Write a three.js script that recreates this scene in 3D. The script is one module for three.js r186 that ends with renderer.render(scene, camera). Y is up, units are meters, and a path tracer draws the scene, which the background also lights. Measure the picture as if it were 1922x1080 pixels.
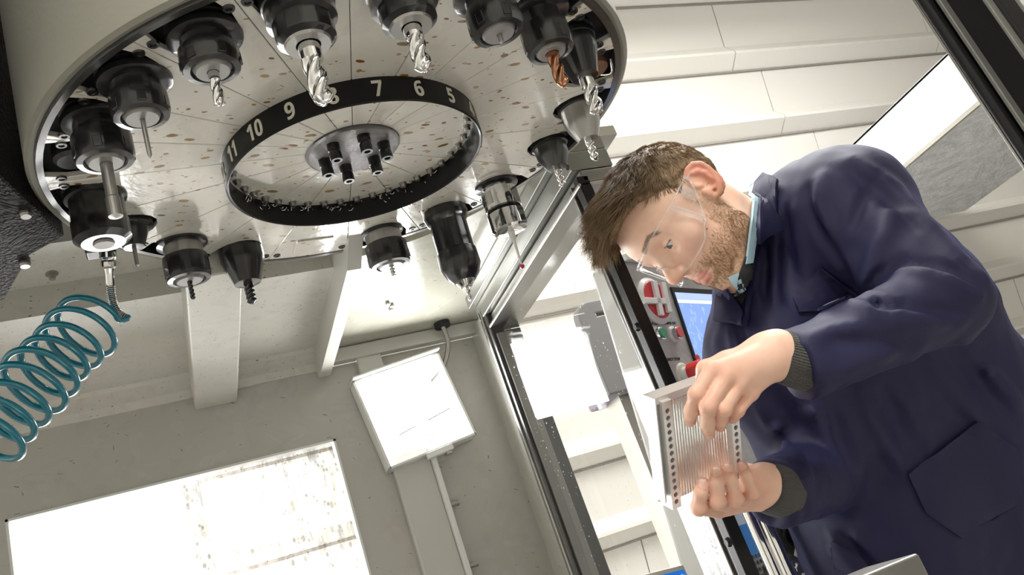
import * as THREE from 'three';
import { mergeGeometries, mergeVertices, toCreasedNormals } from 'three/addons/utils/BufferGeometryUtils.js';
import { RoundedBoxGeometry } from 'three/addons/geometries/RoundedBoxGeometry.js';
import { RectAreaLightUniformsLib } from 'three/addons/lights/RectAreaLightUniformsLib.js';
import { FontLoader } from 'three/addons/loaders/FontLoader.js';
import { TextGeometry } from 'three/addons/geometries/TextGeometry.js';
import { createNoise3D } from 'simplex-noise';

// ---------------------------------------------------------------- camera, exposure, light
const EYE = 1.15;                                   // lens height above the workshop floor
const scene = new THREE.Scene();
scene.background = new THREE.Color(0.02, 0.02, 0.02);
const renderer = new THREE.WebGLRenderer();
renderer.toneMapping = THREE.LinearToneMapping;
renderer.toneMappingExposure = 1.4;
renderer.shadowMap.enabled = true;
RectAreaLightUniformsLib.init();

// lens axes in the machine's axes: x towards the operator, y up, z along the spindle side
const RIGHT = new THREE.Vector3(0.90164, -0.32523, 0.28507);
const DOWN = new THREE.Vector3(-0.17193, -0.87438, -0.45377);
const AHEAD = new THREE.Vector3(0.39684, 0.36012, -0.84429);
const FOC = 1600;                                    // focal length, pixels of a 1922 x 1080 frame
const camera = new THREE.PerspectiveCamera(2 * Math.atan(540 / FOC) * 180 / Math.PI, 1922 / 1080, 0.05, 60);
camera.matrixAutoUpdate = true;
{
  const m = new THREE.Matrix4().makeBasis(RIGHT.clone(), DOWN.clone().negate(), AHEAD.clone().negate());
  camera.quaternion.setFromRotationMatrix(m);
  camera.position.set(0, EYE, 0);
  camera.updateMatrixWorld(true);
}
scene.add(camera);

const V = (x, y, z) => new THREE.Vector3(x, y, z);
const ray = (px, py) => RIGHT.clone().multiplyScalar((px - 961) / FOC).addScaledVector(DOWN, (py - 540) / FOC).add(AHEAD);
const at = (px, py, d) => { const r = ray(px, py).multiplyScalar(d); r.y += EYE; return r; };
const onX = (px, py, X) => { const r = ray(px, py); return at(px, py, X / r.x); };
const onY = (px, py, Y) => { const r = ray(px, py); return at(px, py, (Y - EYE) / r.y); };
const onZ = (px, py, Z) => { const r = ray(px, py); return at(px, py, Z / r.z); };

function areaLight(name, pos, target, w, h, color, intensity) {
  const l = new THREE.RectAreaLight(color, intensity, w, h);
  l.name = name; l.position.copy(pos); l.lookAt(target); l.castShadow = true; scene.add(l); return l;
}

// ---------------------------------------------------------------- small helpers
function rng(seed) { let s = seed >>> 0; return () => { s = (s + 0x6D2B79F5) | 0; let t = Math.imul(s ^ (s >>> 15), 1 | s); t = (t + Math.imul(t ^ (t >>> 7), 61 | t)) ^ t; return ((t ^ (t >>> 14)) >>> 0) / 4294967296; }; }
const R0 = rng(7);
const noise3 = createNoise3D(rng(11));
const fbm = (x, y, z, o = 4) => { let a = 0, k = 1, s = 0; for (let i = 0; i < o; i++) { a += noise3(x, y, z) * k; s += k; k *= 0.5; x *= 2.03; y *= 2.03; z *= 2.03; } return a / s; };
const smooth = (a, b, x) => { const t = Math.min(1, Math.max(0, (x - a) / (b - a))); return t * t * (3 - 2 * t); };
const taken = new Map();
const numbered = n => { const k = taken.get(n) || 0; taken.set(n, k + 1); return k ? n + '_' + String(k).padStart(3, '0') : n; };
function shade(o) { o.traverse(c => { if (c.isMesh) { c.castShadow = true; c.receiveShadow = true; } }); return o; }
function tag(o, label, category, group) { o.userData.label = label; o.userData.category = category; if (group) o.userData.group = group; return o; }
function thing(name, label, category, pos = V(0, 0, 0), group) { const o = new THREE.Group(); o.name = numbered(name); o.position.copy(pos); scene.add(o); return tag(o, label, category, group); }
function part(name, geo, mat, parent) { const m = new THREE.Mesh(Array.isArray(geo) ? merge(geo) : geo, mat); m.name = parent === scene ? numbered(name) : name; m.castShadow = m.receiveShadow = true; parent.add(m); return m; }
function struct(name, geo, mat, label, category) { const m = part(name, geo, mat, scene); m.userData.kind = 'structure'; m.userData.label = label; m.userData.category = category; return m; }
function structGroup(name, label, category, pos = V(0, 0, 0)) { const g = new THREE.Group(); g.name = numbered(name); g.position.copy(pos); g.userData = { kind: 'structure', label, category }; scene.add(g); return g; }
function merge(list) {
  const gs = list.map(g => { let h = g.index ? g.toNonIndexed() : g.clone(); if (!h.attributes.uv) h.setAttribute('uv', new THREE.BufferAttribute(new Float32Array(h.attributes.position.count * 2), 2)); for (const k of Object.keys(h.attributes)) if (!['position', 'normal', 'uv'].includes(k)) h.deleteAttribute(k); return h; });
  return mergeGeometries(gs);
}
// box between two corners, uv in metres
function metreUV(g) {
  const h = g.index ? g.toNonIndexed() : g; h.computeVertexNormals && !h.attributes.normal && h.computeVertexNormals();
  const p = h.attributes.position, n = h.attributes.normal, uv = new Float32Array(p.count * 2);
  for (let i = 0; i < p.count; i += 3) {
    let nx = 0, ny = 0, nz = 0; for (let k = 0; k < 3; k++) { nx += n.getX(i + k); ny += n.getY(i + k); nz += n.getZ(i + k); }
    nx = Math.abs(nx); ny = Math.abs(ny); nz = Math.abs(nz);
    for (let k = 0; k < 3; k++) { const x = p.getX(i + k), y = p.getY(i + k), z = p.getZ(i + k); const q = nx >= ny && nx >= nz ? [z, y] : ny >= nz ? [x, z] : [x, y]; uv[2 * (i + k)] = q[0]; uv[2 * (i + k) + 1] = q[1]; }
  }
  h.setAttribute('uv', new THREE.BufferAttribute(uv, 2)); return h;
}
function box(a, b, bevel = 0) {
  const s = b.clone().sub(a), w = Math.abs(s.x), h = Math.abs(s.y), d = Math.abs(s.z);
  const g = bevel ? new RoundedBoxGeometry(w, h, d, 2, Math.min(bevel, w / 2.1, h / 2.1, d / 2.1)) : new THREE.BoxGeometry(w, h, d);
  g.translate((a.x + b.x) / 2, (a.y + b.y) / 2, (a.z + b.z) / 2); return metreUV(g);
}
function bar(a, b, w, h, up = V(0, 1, 0), bevel = 0.002) {                   // box beam from a to b
  const d = b.clone().sub(a), L = d.length(); d.normalize();
  const x = up.clone().cross(d).normalize(), y = d.clone().cross(x);
  const g = bevel ? new RoundedBoxGeometry(w, h, L, 1, Math.min(bevel, w / 2.2, h / 2.2)) : new THREE.BoxGeometry(w, h, L);
  metreUV(g); const gg = metreUV(g);
  gg.applyMatrix4(new THREE.Matrix4().makeBasis(x, y, d).setPosition(a.clone().add(b).multiplyScalar(0.5))); return gg;
}
function cyl(a, b, r0, r1 = r0, seg = 24, open = false) {
  const d = b.clone().sub(a), L = d.length();
  const g = new THREE.CylinderGeometry(r1, r0, L, seg, 1, open);
  g.applyQuaternion(new THREE.Quaternion().setFromUnitVectors(V(0, 1, 0), d.normalize())); g.translate((a.x + b.x) / 2, (a.y + b.y) / 2, (a.z + b.z) / 2); return g;
}
const tube = (pts, r, seg = 40, rad = 8, closed = false) => new THREE.TubeGeometry(new THREE.CatmullRomCurve3(pts, closed), seg, r, rad, closed);
const lathe = (pts, seg = 32) => toCreasedNormals(new THREE.LatheGeometry(pts.map(p => new THREE.Vector2(p[0], p[1])), seg), 0.6);
function basisGroup(g, x, y, z) { g.quaternion.setFromRotationMatrix(new THREE.Matrix4().makeBasis(x, y, z)); return g; }

// ---------------------------------------------------------------- textures and materials
function canvasTex(w, h, draw, srgb = true, rep = [1, 1]) {
  const c = document.createElement('canvas'); c.width = w; c.height = h; draw(c.getContext('2d'), w, h);
  const t = new THREE.CanvasTexture(c); t.wrapS = t.wrapT = THREE.RepeatWrapping; t.repeat.set(...rep); if (srgb) t.colorSpace = THREE.SRGBColorSpace; return t;
}
function dataTex(n, fn, srgb, rep = [1, 1]) {
  const d = new Uint8Array(n * n * 4);
  for (let j = 0; j < n; j++) for (let i = 0; i < n; i++) { const c = fn(i / n, j / n); const k = 4 * (j * n + i); d[k] = c[0] * 255; d[k + 1] = c[1] * 255; d[k + 2] = c[2] * 255; d[k + 3] = 255; }
  const t = new THREE.DataTexture(d, n, n); t.magFilter = THREE.LinearFilter; t.minFilter = THREE.LinearFilter; t.wrapS = t.wrapT = THREE.RepeatWrapping; t.repeat.set(...rep); if (srgb) t.colorSpace = THREE.SRGBColorSpace; t.needsUpdate = true; return t;
}
const tileNoise = (u, v, f, s, o = 4) => { const a = u * Math.PI * 2, b = v * Math.PI * 2, r = f / (Math.PI * 2); return fbm(Math.cos(a) * r + s, Math.sin(a) * r + Math.cos(b) * r, Math.sin(b) * r - s, o); };
const M = {};
const std = (c, rough, metal = 0, extra = {}) => new THREE.MeshPhysicalMaterial({ color: Array.isArray(c) ? new THREE.Color().setRGB(...c) : new THREE.Color(c), roughness: rough, metalness: metal, ...extra });
const clampByte = x => Math.max(0, Math.min(1, x));
function splatter(w, h, base, n, seed, sizes, cols, chips = 0) {
  return canvasTex(w, h, (g) => {
    const r = rng(seed); g.fillStyle = base; g.fillRect(0, 0, w, h);
    for (let i = 0; i < 260; i++) { g.globalAlpha = 0.05; g.fillStyle = r() < 0.5 ? '#fffef6' : '#8d8877'; g.beginPath(); g.ellipse(r() * w, r() * h, 6 + r() * 50, 4 + r() * 22, r() * 3, 0, 7); g.fill(); }
    for (let i = 0; i < n; i++) {
      const s = sizes[0] + Math.pow(r(), 2.5) * (sizes[1] - sizes[0]); g.globalAlpha = 0.45 + r() * 0.5; g.fillStyle = cols[Math.floor(r() * cols.length)];
      g.beginPath(); g.ellipse(r() * w, r() * h, s * (0.8 + r() * 0.8), s * (0.5 + r() * 0.3), (r() - 0.5) * 0.8, 0, 7); g.fill();
    }
    g.globalAlpha = 0.8; g.strokeStyle = '#4a463c'; g.lineCap = 'round';
    for (let i = 0; i < chips; i++) { const x = r() * w, y = r() * h, a = r() * 7, L = 4 + r() * 14; g.lineWidth = 1 + r() * 1.6; g.beginPath(); g.moveTo(x, y); g.quadraticCurveTo(x + Math.cos(a) * L * 0.5 + r() * 5, y + Math.sin(a) * L * 0.5, x + Math.cos(a) * L, y + Math.sin(a) * L); g.stroke(); }
    g.globalAlpha = 1;
  });
}
const RUST = ['#8a5a22', '#96692f', '#7a4a1c', '#a47c46', '#6b4a24'];
const wetBump = dataTex(512, (u, v) => { const a = clampByte(0.5 + 0.5 * tileNoise(u, v, 26, 3)); return [a, a, a]; }, false);
const fineBump = dataTex(256, (u, v) => { const a = clampByte(0.5 + 0.5 * tileNoise(u, v, 60, 9, 3)); return [a, a, a]; }, false);
const wetRough = dataTex(512, (u, v) => { const a = clampByte(0.5 + 0.9 * tileNoise(u, v, 14, 5)); return [1, 0.35 + 0.65 * a, 1]; }, false);
const rep = (t, x, y = x) => { const c = t.clone(); c.repeat.set(x, y); c.needsUpdate = true; return c; };

M.plate = std('#ffffff', 0.22, 0, { map: rep(splatter(1024, 1024, '#d6d3c8', 330, 21, [3, 13], RUST, 60), 2.2), bumpMap: rep(wetBump, 4), bumpScale: 0.00016, roughnessMap: rep(wetRough, 3), clearcoat: 0.6, clearcoatRoughness: 0.06 });
M.sheetSpot = std('#ffffff', 0.42, 0, { map: rep(splatter(1024, 1024, '#cfcdc4', 420, 33, [1.2, 4.8], RUST, 0), 2.6), bumpMap: rep(fineBump, 6), bumpScale: 0.0002 });
M.sheet = std('#ffffff', 0.4, 0, { map: rep(splatter(1024, 1024, '#bdbbb4', 40, 44, [1, 3], RUST, 70), 1.6), bumpMap: rep(fineBump, 6), bumpScale: 0.0002, clearcoat: 0.25, clearcoatRoughness: 0.25 });
M.sheetGloss = std('#ffffff', 0.2, 0, { map: rep(splatter(1024, 1024, '#b4b3a6', 60, 55, [1.5, 5], ['#55503f', '#6d5a38'], 30), 2.0), bumpMap: rep(wetBump, 2.5), bumpScale: 0.0002, clearcoat: 0.8, clearcoatRoughness: 0.08 });
M.sheetPlain = std([0.6, 0.59, 0.55], 0.38, 0, { clearcoat: 0.2, clearcoatRoughness: 0.3 });
M.cover = std([0.27, 0.26, 0.215], 0.45, 0, { bumpMap: rep(fineBump, 5), bumpScale: 0.0002 });
M.black = std([0.010, 0.010, 0.010], 0.38, 0, { clearcoat: 0.15, clearcoatRoughness: 0.15, specularIntensity: 0.3 });
M.blackMatt = std([0.012, 0.012, 0.012], 0.55);
M.pit = std([0.01, 0.01, 0.01], 0.8);
M.nut = std([0.012, 0.012, 0.013], 0.28, 0.1, { clearcoat: 0.45, clearcoatRoughness: 0.1 });
M.steel = std([0.62, 0.61, 0.58], 0.2, 1);
M.chrome = std([0.8, 0.8, 0.79], 0.07, 1);
M.dullSteel = std([0.42, 0.41, 0.39], 0.38, 1);
M.darkSteel = std([0.10, 0.10, 0.10], 0.3, 1);
M.colletFace = std([0.3, 0.29, 0.28], 0.55, 0.5);
M.copper = std([0.42, 0.2, 0.11], 0.24, 1);
M.frameDark = std([0.035, 0.035, 0.034], 0.28, 0.2, { clearcoat: 0.6, clearcoatRoughness: 0.12, bumpMap: rep(wetBump, 5), bumpScale: 0.0001 });
M.frameGrey = std([0.22, 0.22, 0.2], 0.3, 0.5, { bumpMap: rep(wetBump, 5), bumpScale: 0.0001 });
M.white = std([0.8, 0.8, 0.78], 0.4);
M.digit = std([0.72, 0.7, 0.6], 0.6);
M.wetBlack = std([0.010, 0.009, 0.008], 0.4, 0.0, { bumpMap: rep(wetBump, 6), bumpScale: 0.002, clearcoat: 0.05, clearcoatRoughness: 0.15, specularIntensity: 0.2 });
// ---------------------------------------------------------------- the setting
const XF = 0.72, YC = 0.735 + EYE, ZW = -1.907;        // front plane, enclosure ceiling, enclosure side wall
const WX0 = -0.312, WX1 = 0.347, WY1 = 0.527 + EYE, WY0 = -0.12 + EYE;
// workshop shell
M.floor = std([0.45, 0.44, 0.42], 0.5, 0, { bumpMap: rep(fineBump, 2), bumpScale: 0.0005 });
M.plaster = std([0.74, 0.72, 0.67], 0.75, 0, { bumpMap: rep(fineBump, 3), bumpScale: 0.0004 });
struct('floor', box(V(-3.2, -0.1, -4.6), V(7.2, 0, 3.2)), M.floor, 'grey concrete workshop floor', 'floor');
struct('ceiling', box(V(-3.2, 4.6, -4.6), V(7.2, 4.7, 3.2)), M.plaster, 'pale workshop ceiling high above the machine', 'ceiling');
struct('wall_left', box(V(-3.3, 0, -4.6), V(-3.2, 4.6, 3.2)), M.plaster, 'plain workshop wall behind the machine column', 'wall');
struct('wall_right', box(V(7.2, 0, -4.6), V(7.3, 4.6, 3.2)), M.plaster, 'plain workshop wall behind the man', 'wall');
struct('wall_front', box(V(-3.2, 0, 3.2), V(7.2, 4.6, 3.3)), M.plaster, 'plain workshop wall on the camera side', 'wall');
struct('wall_rear', box(V(-3.2, 0, -4.6), V(7.2, 4.6, -4.45)), M.plaster, 'plain wall behind the stepped cladding', 'wall');
// stepped white cladding: leaning strips, each a run of separate panels
M.clad = std([0.78, 0.76, 0.71], 0.5, 0, { bumpMap: rep(fineBump, 3), bumpScale: 0.0002 });
{
  const g = structGroup('wall_back', 'white stepped cladding of wide overlapping panels behind the man', 'wall');
  const zAt = y => -3.296 + 0.252 * (y - 2.5);                     // lean of the cladding (heights above the lens)
  const rows = [[3.36, 2.925], [2.925, 2.495], [2.495, 2.09], [2.09, 1.70], [1.70, 1.345], [1.345, 0.98], [0.98, 0.60], [0.60, 0.22], [0.22, -0.16], [-0.16, -0.55]];
  rows.forEach(([t, b], i) => {
    const h = t - b, prof = [[t, 0], [b + h * 0.37, 0.0], [b + h * 0.19, 0.075], [b + h * 0.15, 0.078], [b, 0.0], [b, -0.03], [t, -0.03]];
    const off = i === 1 ? 3.386 : i === 0 ? 4.085 : [0.45, 1.1, 2.2, 5.09 - 3.4, 1.49, 0.3, 1.0, 0.2][(i + 5) % 8];
    const cuts = [-2.6]; let x = off; while (x > -2.6) x -= 1.7; for (x += 1.7; x < 6.9; x += 1.7) cuts.push(x); cuts.push(6.9);
    for (let k = 0; k + 1 < cuts.length; k++) {
      if (cuts[k + 1] - cuts[k] < 0.02) continue;
      const s = new THREE.Shape(prof.map(([y, o]) => new THREE.Vector2(-(zAt(y) + o), y + EYE)));
      const gg = new THREE.ExtrudeGeometry(s, { depth: cuts[k + 1] - cuts[k] - 0.007, bevelEnabled: false }); gg.rotateY(Math.PI / 2).translate(cuts[k], 0, 0);
      part('panel', metreUV(gg), M.clad, g);
    }
    part('joint_strip', box(V(-2.6, b + EYE - 0.006, zAt(b) - 0.03), V(6.9, b + EYE + 0.004, zAt(b) + 0.012)), std([0.3, 0.28, 0.25], 0.7), g);
  });
}
// daylight window in the workshop beyond the enclosure side window
M.daylight = new THREE.MeshStandardMaterial({ color: 0xffffff, emissive: new THREE.Color(1, 1, 0.99), emissiveIntensity: 6.0, roughness: 0.6 });
{
  const g = structGroup('window_3', 'tall bright daylight window of the workshop seen through the enclosure window', 'window');
  const x0 = -2.0, x1 = 0.02, y0 = 0.8, y1 = 2.35, z = -3.22;
  part('window_pane', box(V(x0, y0, z - 0.02), V(x1, y1, z)), M.daylight, g);
  for (const [a, b] of [[V(x0 - 0.06, y0 - 0.06, z - 0.05), V(x0, y1 + 0.06, z + 0.03)], [V(x1, y0 - 0.06, z - 0.05), V(x1 + 0.06, y1 + 0.06, z + 0.03)], [V(x0, y1, z - 0.05), V(x1, y1 + 0.06, z + 0.03)], [V(x0, y0 - 0.06, z - 0.05), V(x1, y0, z + 0.03)]]) part('window_frame', box(a, b, 0.006), M.white, g);
  areaLight('window_daylight', V((x0 + x1) / 2, (y0 + y1) / 2, z + 0.04), V((x0 + x1) / 2, (y0 + y1) / 2, 0), x1 - x0, y1 - y0, new THREE.Color(1, 1, 0.99), 3.0);
}
// workshop ceiling lamps
M.lampPanel = new THREE.MeshStandardMaterial({ color: 0xffffff, emissive: new THREE.Color(1, 0.985, 0.95), emissiveIntensity: 3.0 });
for (const [x, z, w, d, I, lab] of [[2.1, -1.5, 2.6, 1.2, 11, 'long ceiling lamp panel hung over the aisle behind the man'], [-0.15, 1.2, 1.1, 0.8, 27, 'ceiling lamp panel hung on the camera side of the machine']]) {
  const t = thing('ceiling_lamp', lab, 'lamp', V(x, 4.0, z));
  part('housing', box(V(-w / 2 - 0.04, 0.0, -d / 2 - 0.04), V(w / 2 + 0.04, 0.09, d / 2 + 0.04), 0.01), M.white, t);
  part('diffuser', box(V(-w / 2, -0.012, -d / 2), V(w / 2, 0.0, d / 2)), M.lampPanel, t);
  for (const s of [-1, 1]) part('suspension_wire', cyl(V(s * w * 0.4, 0.09, 0), V(s * w * 0.4, 0.6, 0), 0.004, 0.004, 8), M.dullSteel, t);
  areaLight('ceiling_lamp_light', V(x, 3.97, z), V(x, 0, z + 0.001), w, d, new THREE.Color(1, 0.985, 0.95), I);
}
// enclosure side wall with its window opening
{
  const g = structGroup('wall_side', 'grey sheet metal side wall of the machine enclosure around the bright window', 'wall');
  const z1 = ZW, z0 = ZW - 0.03, top = 0.70 + EYE, xl = -1.7, xr = 0.83, bt = 0.25;
  part('sheet_panel', box(V(xl, bt, z0), V(WX0, top, z1)), M.sheet, g);
  part('sheet_panel', box(V(WX1, bt, z0), V(xr, top, z1)), M.sheet, g);
  part('sheet_panel', box(V(WX0, WY1, z0), V(WX1, top, z1)), M.sheet, g);
  part('sheet_panel', box(V(WX0, bt, z0), V(WX1, WY0, z1)), M.sheet, g);
  part('return_panel', box(V(0.745, bt, ZW), V(0.76, YC - 0.02, ZW + 0.20)), M.sheet, g);
  // vertical cable raceway under the lamp
  part('raceway', box(V(0.452, bt, ZW), V(0.540, 0.452 + EYE, ZW + 0.022), 0.004), M.sheetPlain, g);
  part('raceway_edge', box(V(0.540, bt, ZW), V(0.552, 0.46 + EYE, ZW + 0.034), 0.002), M.white, g);
  for (const y of [0.31, 0.17]) { part('screw', cyl(V(0.553, y + EYE, ZW + 0.016), V(0.575, y + EYE, ZW + 0.016), 0.006), M.dullSteel, g); }
  part('upper_raceway', box(V(0.44, 0.66 + EYE, ZW), V(0.50, YC, ZW + 0.02), 0.003), M.sheetPlain, g);
  part('lamp_cable', tube([V(0.66, YC - 0.005, ZW + 0.05), V(0.665, YC - 0.05, ZW + 0.035), V(0.64, YC - 0.1, ZW + 0.02), V(0.6, YC - 0.13, ZW + 0.012)], 0.006, 24), M.dullSteel, g);
  part('cable_gland', cyl(V(0.66, YC - 0.012, ZW + 0.05), V(0.66, YC, ZW + 0.05), 0.02), M.blackMatt, g);
}
// the dirty side window: pane with splashes, held in a rebate
{
  const dirt = canvasTex(1024, 1024, (g, w, h) => {
    const r = rng(91); g.fillStyle = '#ffffff'; g.fillRect(0, 0, w, h);
    for (let i = 0; i < 1500; i++) { const x = w * (0.42 + 0.58 * Math.pow(r(), 0.8)), y = r() * h; g.globalAlpha = 0.06 + r() * 0.14; g.fillStyle = r() < 0.7 ? '#77746b' : '#9aa0c0'; g.beginPath(); g.ellipse(x, y, 2 + r() * 9, 6 + r() * 42, 0.15 * (r() - 0.5), 0, 7); g.fill(); }
    for (let i = 0; i < 2600; i++) { const x = w * (0.42 + 0.58 * r()), y = r() * h; g.globalAlpha = 0.12 + r() * 0.35; g.fillStyle = r() < 0.6 ? '#66635a' : '#ffffff'; const s = 0.8 + r() * r() * 6; g.beginPath(); g.ellipse(x, y, s, s * (1 + r()), 0, 0, 7); g.fill(); }
    g.globalAlpha = 1;
  });
  M.dirtyPane = std('#ffffff', 0.08, 0, { transmission: 1, thickness: 0, ior: 1.5, map: dirt });
  const g = structGroup('window_1', 'large dirty enclosure side window streaked with coolant and glowing white', 'window');
  const pane = part('window_pane', new THREE.PlaneGeometry(WX1 - WX0, WY1 - WY0).translate((WX0 + WX1) / 2, (WY0 + WY1) / 2, ZW - 0.016), M.dirtyPane, g);
  for (const [a, b] of [[V(WX0, WY1 - 0.005, ZW - 0.03), V(WX1, WY1, ZW + 0.004)], [V(WX1 - 0.005, WY0, ZW - 0.03), V(WX1, WY1, ZW + 0.004)], [V(WX0, WY0, ZW - 0.03), V(WX0 + 0.005, WY1, ZW + 0.004)]]) part('window_rebate', box(a, b), M.white, g);
}
// enclosure ceiling: left stepped sheet, right glossy sheet with a cut-out round the carousel
const CC = V(0.3026, 0.664 + EYE, -0.9705), CN = V(-0.0018, -0.9932, -0.1162).normalize();   // carousel centre and axis (down)
{
  const g = structGroup('ceiling_enclosure', 'stepped cream sheet metal roof of the enclosure spotted with rust', 'ceiling');
  const prof = [[ZW - 0.03, 0.695], [ZW + 0.005, 0.695], [ZW + 0.012, 0.712], [ZW + 0.05, 0.728], [ZW + 0.055, 0.736], [-1.452, 0.73], [-1.446, 0.782], [-1.325, 0.79], [-1.318, 0.93], [-1.318, 0.95], [-1.34, 0.95], [-1.345, 0.81], [-1.465, 0.80], [-1.47, 0.756], [ZW + 0.04, 0.756], [ZW - 0.03, 0.73]];
  const s = new THREE.Shape(prof.map(([z, y]) => new THREE.Vector2(-z, y + EYE)));
  const e = new THREE.ExtrudeGeometry(s, { depth: 0.36 + 1.7, bevelEnabled: false }); e.rotateY(Math.PI / 2); e.translate(-1.7, 0, 0);
  part('stepped_sheet', metreUV(e), M.sheetSpot, g);
  part('rib', box(V(0.070, 0.665 + EYE, ZW + 0.002), V(0.160, 0.80 + EYE, -1.28), 0.004), M.sheetSpot, g);
  // hanging gusset plate
  const gus = new THREE.Shape([[1.905, 0.697], [1.905, 0.90], [1.28, 0.90], [1.28, 0.70], [1.36, 0.672], [1.885, 0.672]].map(([z, y]) => new THREE.Vector2(z, y + EYE)));
  const ge = new THREE.ExtrudeGeometry(gus, { depth: 0.026, bevelEnabled: false }); ge.rotateY(Math.PI / 2); ge.translate(0.345, 0, 0);
  part('gusset_plate', metreUV(ge), M.sheetPlain, g);
  const r = new THREE.Shape(); r.moveTo(0.371, -ZW); r.lineTo(0.83, -ZW); r.lineTo(0.83, 1.12); r.lineTo(0.745, 1.12);
  const a0 = Math.atan2(-1.12 - CC.z, 0.72 - CC.x), a1 = -Math.PI / 2 + 0.17; const RC = 0.475;
  for (let i = 0; i <= 40; i++) { const a = a0 + (a1 - a0) * i / 40, rr = Math.min(RC, 0.43 + 0.05 * smooth(0, 1, i / 8)); r.lineTo(CC.x + rr * Math.cos(a), -(CC.z + rr * Math.sin(a))); }
  r.lineTo(0.371, -(CC.z - 0.43)); r.closePath();
  const re = new THREE.ExtrudeGeometry(r, { depth: 0.02, bevelEnabled: false, curveSegments: 6 }); re.rotateX(-Math.PI / 2); re.translate(0, YC, 0);
  part('glossy_sheet', metreUV(re), M.sheetGloss, g);
  part('wall_angle', box(V(0.371, YC - 0.035, ZW), V(0.80, YC - 0.002, ZW + 0.028), 0.003), M.sheetPlain, g);
  for (const [px, py] of [[735, 572], [727, 568], [733, 579]]) { const p = onY(px, py, YC); part('screw', cyl(p, p.clone().add(V(0, -0.006, 0)), 0.005), M.dullSteel, g); }
  const sc = onY(97, 513, 0.785 + EYE); part('screw', lathe([[0, -0.012], [0.005, -0.012], [0.006, -0.004], [0.01, -0.003], [0.01, 0.003]], 12).translate(sc.x, sc.y, sc.z), M.dullSteel, g);
}
// front frame, fixed glass, sliding door
struct('trim_2', box(V(XF, 2.12, -1.9), V(XF + 0.04, 3.3, 1.7), 0.004), M.sheetPlain, 'tall cream front header sheet of the machine above the door opening', 'panel');
M.glass = std('#ffffff', 0.0, 0, { transmission: 1, thickness: 0, ior: 1.52 });
{
  const g = structGroup('window_2', 'tall fixed front glass of the enclosure between dark posts', 'window');
  const zp = -1.725, zd = -1.12;
  part('corner_post', box(V(XF - 0.012, 0.3, zp - 0.012), V(XF + 0.06, YC - 0.035, zp + 0.034), 0.004), M.frameDark, g);
  part('post_strip', box(V(XF - 0.017, 0.3, zp + 0.006), V(XF - 0.012, YC - 0.05, zp + 0.016), 0.001), M.steel, g);
  part('post_lip', box(V(XF - 0.004, 0.3, zp + 0.034), V(XF + 0.03, YC - 0.12, zp + 0.042), 0.001), M.frameGrey, g);
  for (const [y0, y1, o, m] of [[0.705, 0.735, 0.03, M.frameGrey], [0.668, 0.705, 0.014, M.frameGrey], [0.642, 0.666, 0.0, M.frameGrey], [0.634, 0.642, 0.012, M.dullSteel]]) part('top_rail', box(V(XF - o, y0 + EYE, zp - 0.01), V(XF + 0.07, y1 + EYE, -1.112), 0.003), m, g);
  part('window_pane', new THREE.PlaneGeometry(zd - zp, 1.4).rotateY(-Math.PI / 2).translate(XF + 0.004, YC - 0.12 - 0.7, (zd + zp) / 2), M.glass, g);
  // latch post at the door opening
  for (const [z0, z1, o, m] of [[-1.166, -1.152, 0.004, M.frameDark], [-1.152, -1.148, 0.008, M.dullSteel], [-1.148, -1.132, 0.003, M.frameDark], [-1.131, -1.112, 0.010, M.black]]) part('latch_post', box(V(XF - o, 0.3, z0), V(XF + 0.012, YC - 0.08, z1), 0.002), m, g);
  for (const y of [0.68, 0.37, 0.02]) part('bolt', lathe([[0, 0.006], [0.005, 0.005], [0.0075, 0.0]], 14).rotateZ(Math.PI / 2).translate(XF - 0.010, y + EYE, -1.121), M.black, g);
}
{
  const g = structGroup('door_1', 'open sliding door with a thick black frame beside the man', 'door');
  const z0 = -0.447, z1 = -0.388, tilt = 0;
  part('door_stile', box(V(XF - 0.01, 0.25, z0), V(XF + 0.02, YC + 0.1, z1), 0.003), M.black, g);
  part('edge_strip', box(V(XF - 0.012, 0.25, z0 - 0.003), V(XF + 0.02, YC + 0.1, z0), 0.001), M.dullSteel, g);
  part('groove_strip', box(V(XF - 0.018, 0.25, z0 + 0.019), V(XF - 0.008, YC + 0.1, z0 + 0.023), 0.001), M.frameGrey, g);
  part('groove_strip', box(V(XF - 0.018, 0.25, z1 - 0.006), V(XF - 0.008, YC + 0.1, z1 - 0.003), 0.001), M.frameGrey, g);
  part('raised_bead', box(V(XF - 0.024, 0.25, z0 + 0.006), V(XF - 0.01, YC + 0.1, z0 + 0.016), 0.005), M.black, g);
  part('window_pane', new THREE.PlaneGeometry(0.5, 1.6).rotateY(-Math.PI / 2).translate(XF + 0.012, 1.05, z1 + 0.25), std([0.5, 0.49, 0.47], 0.3, 0, { transmission: 0.5, thickness: 0 }), g);
}
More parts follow.
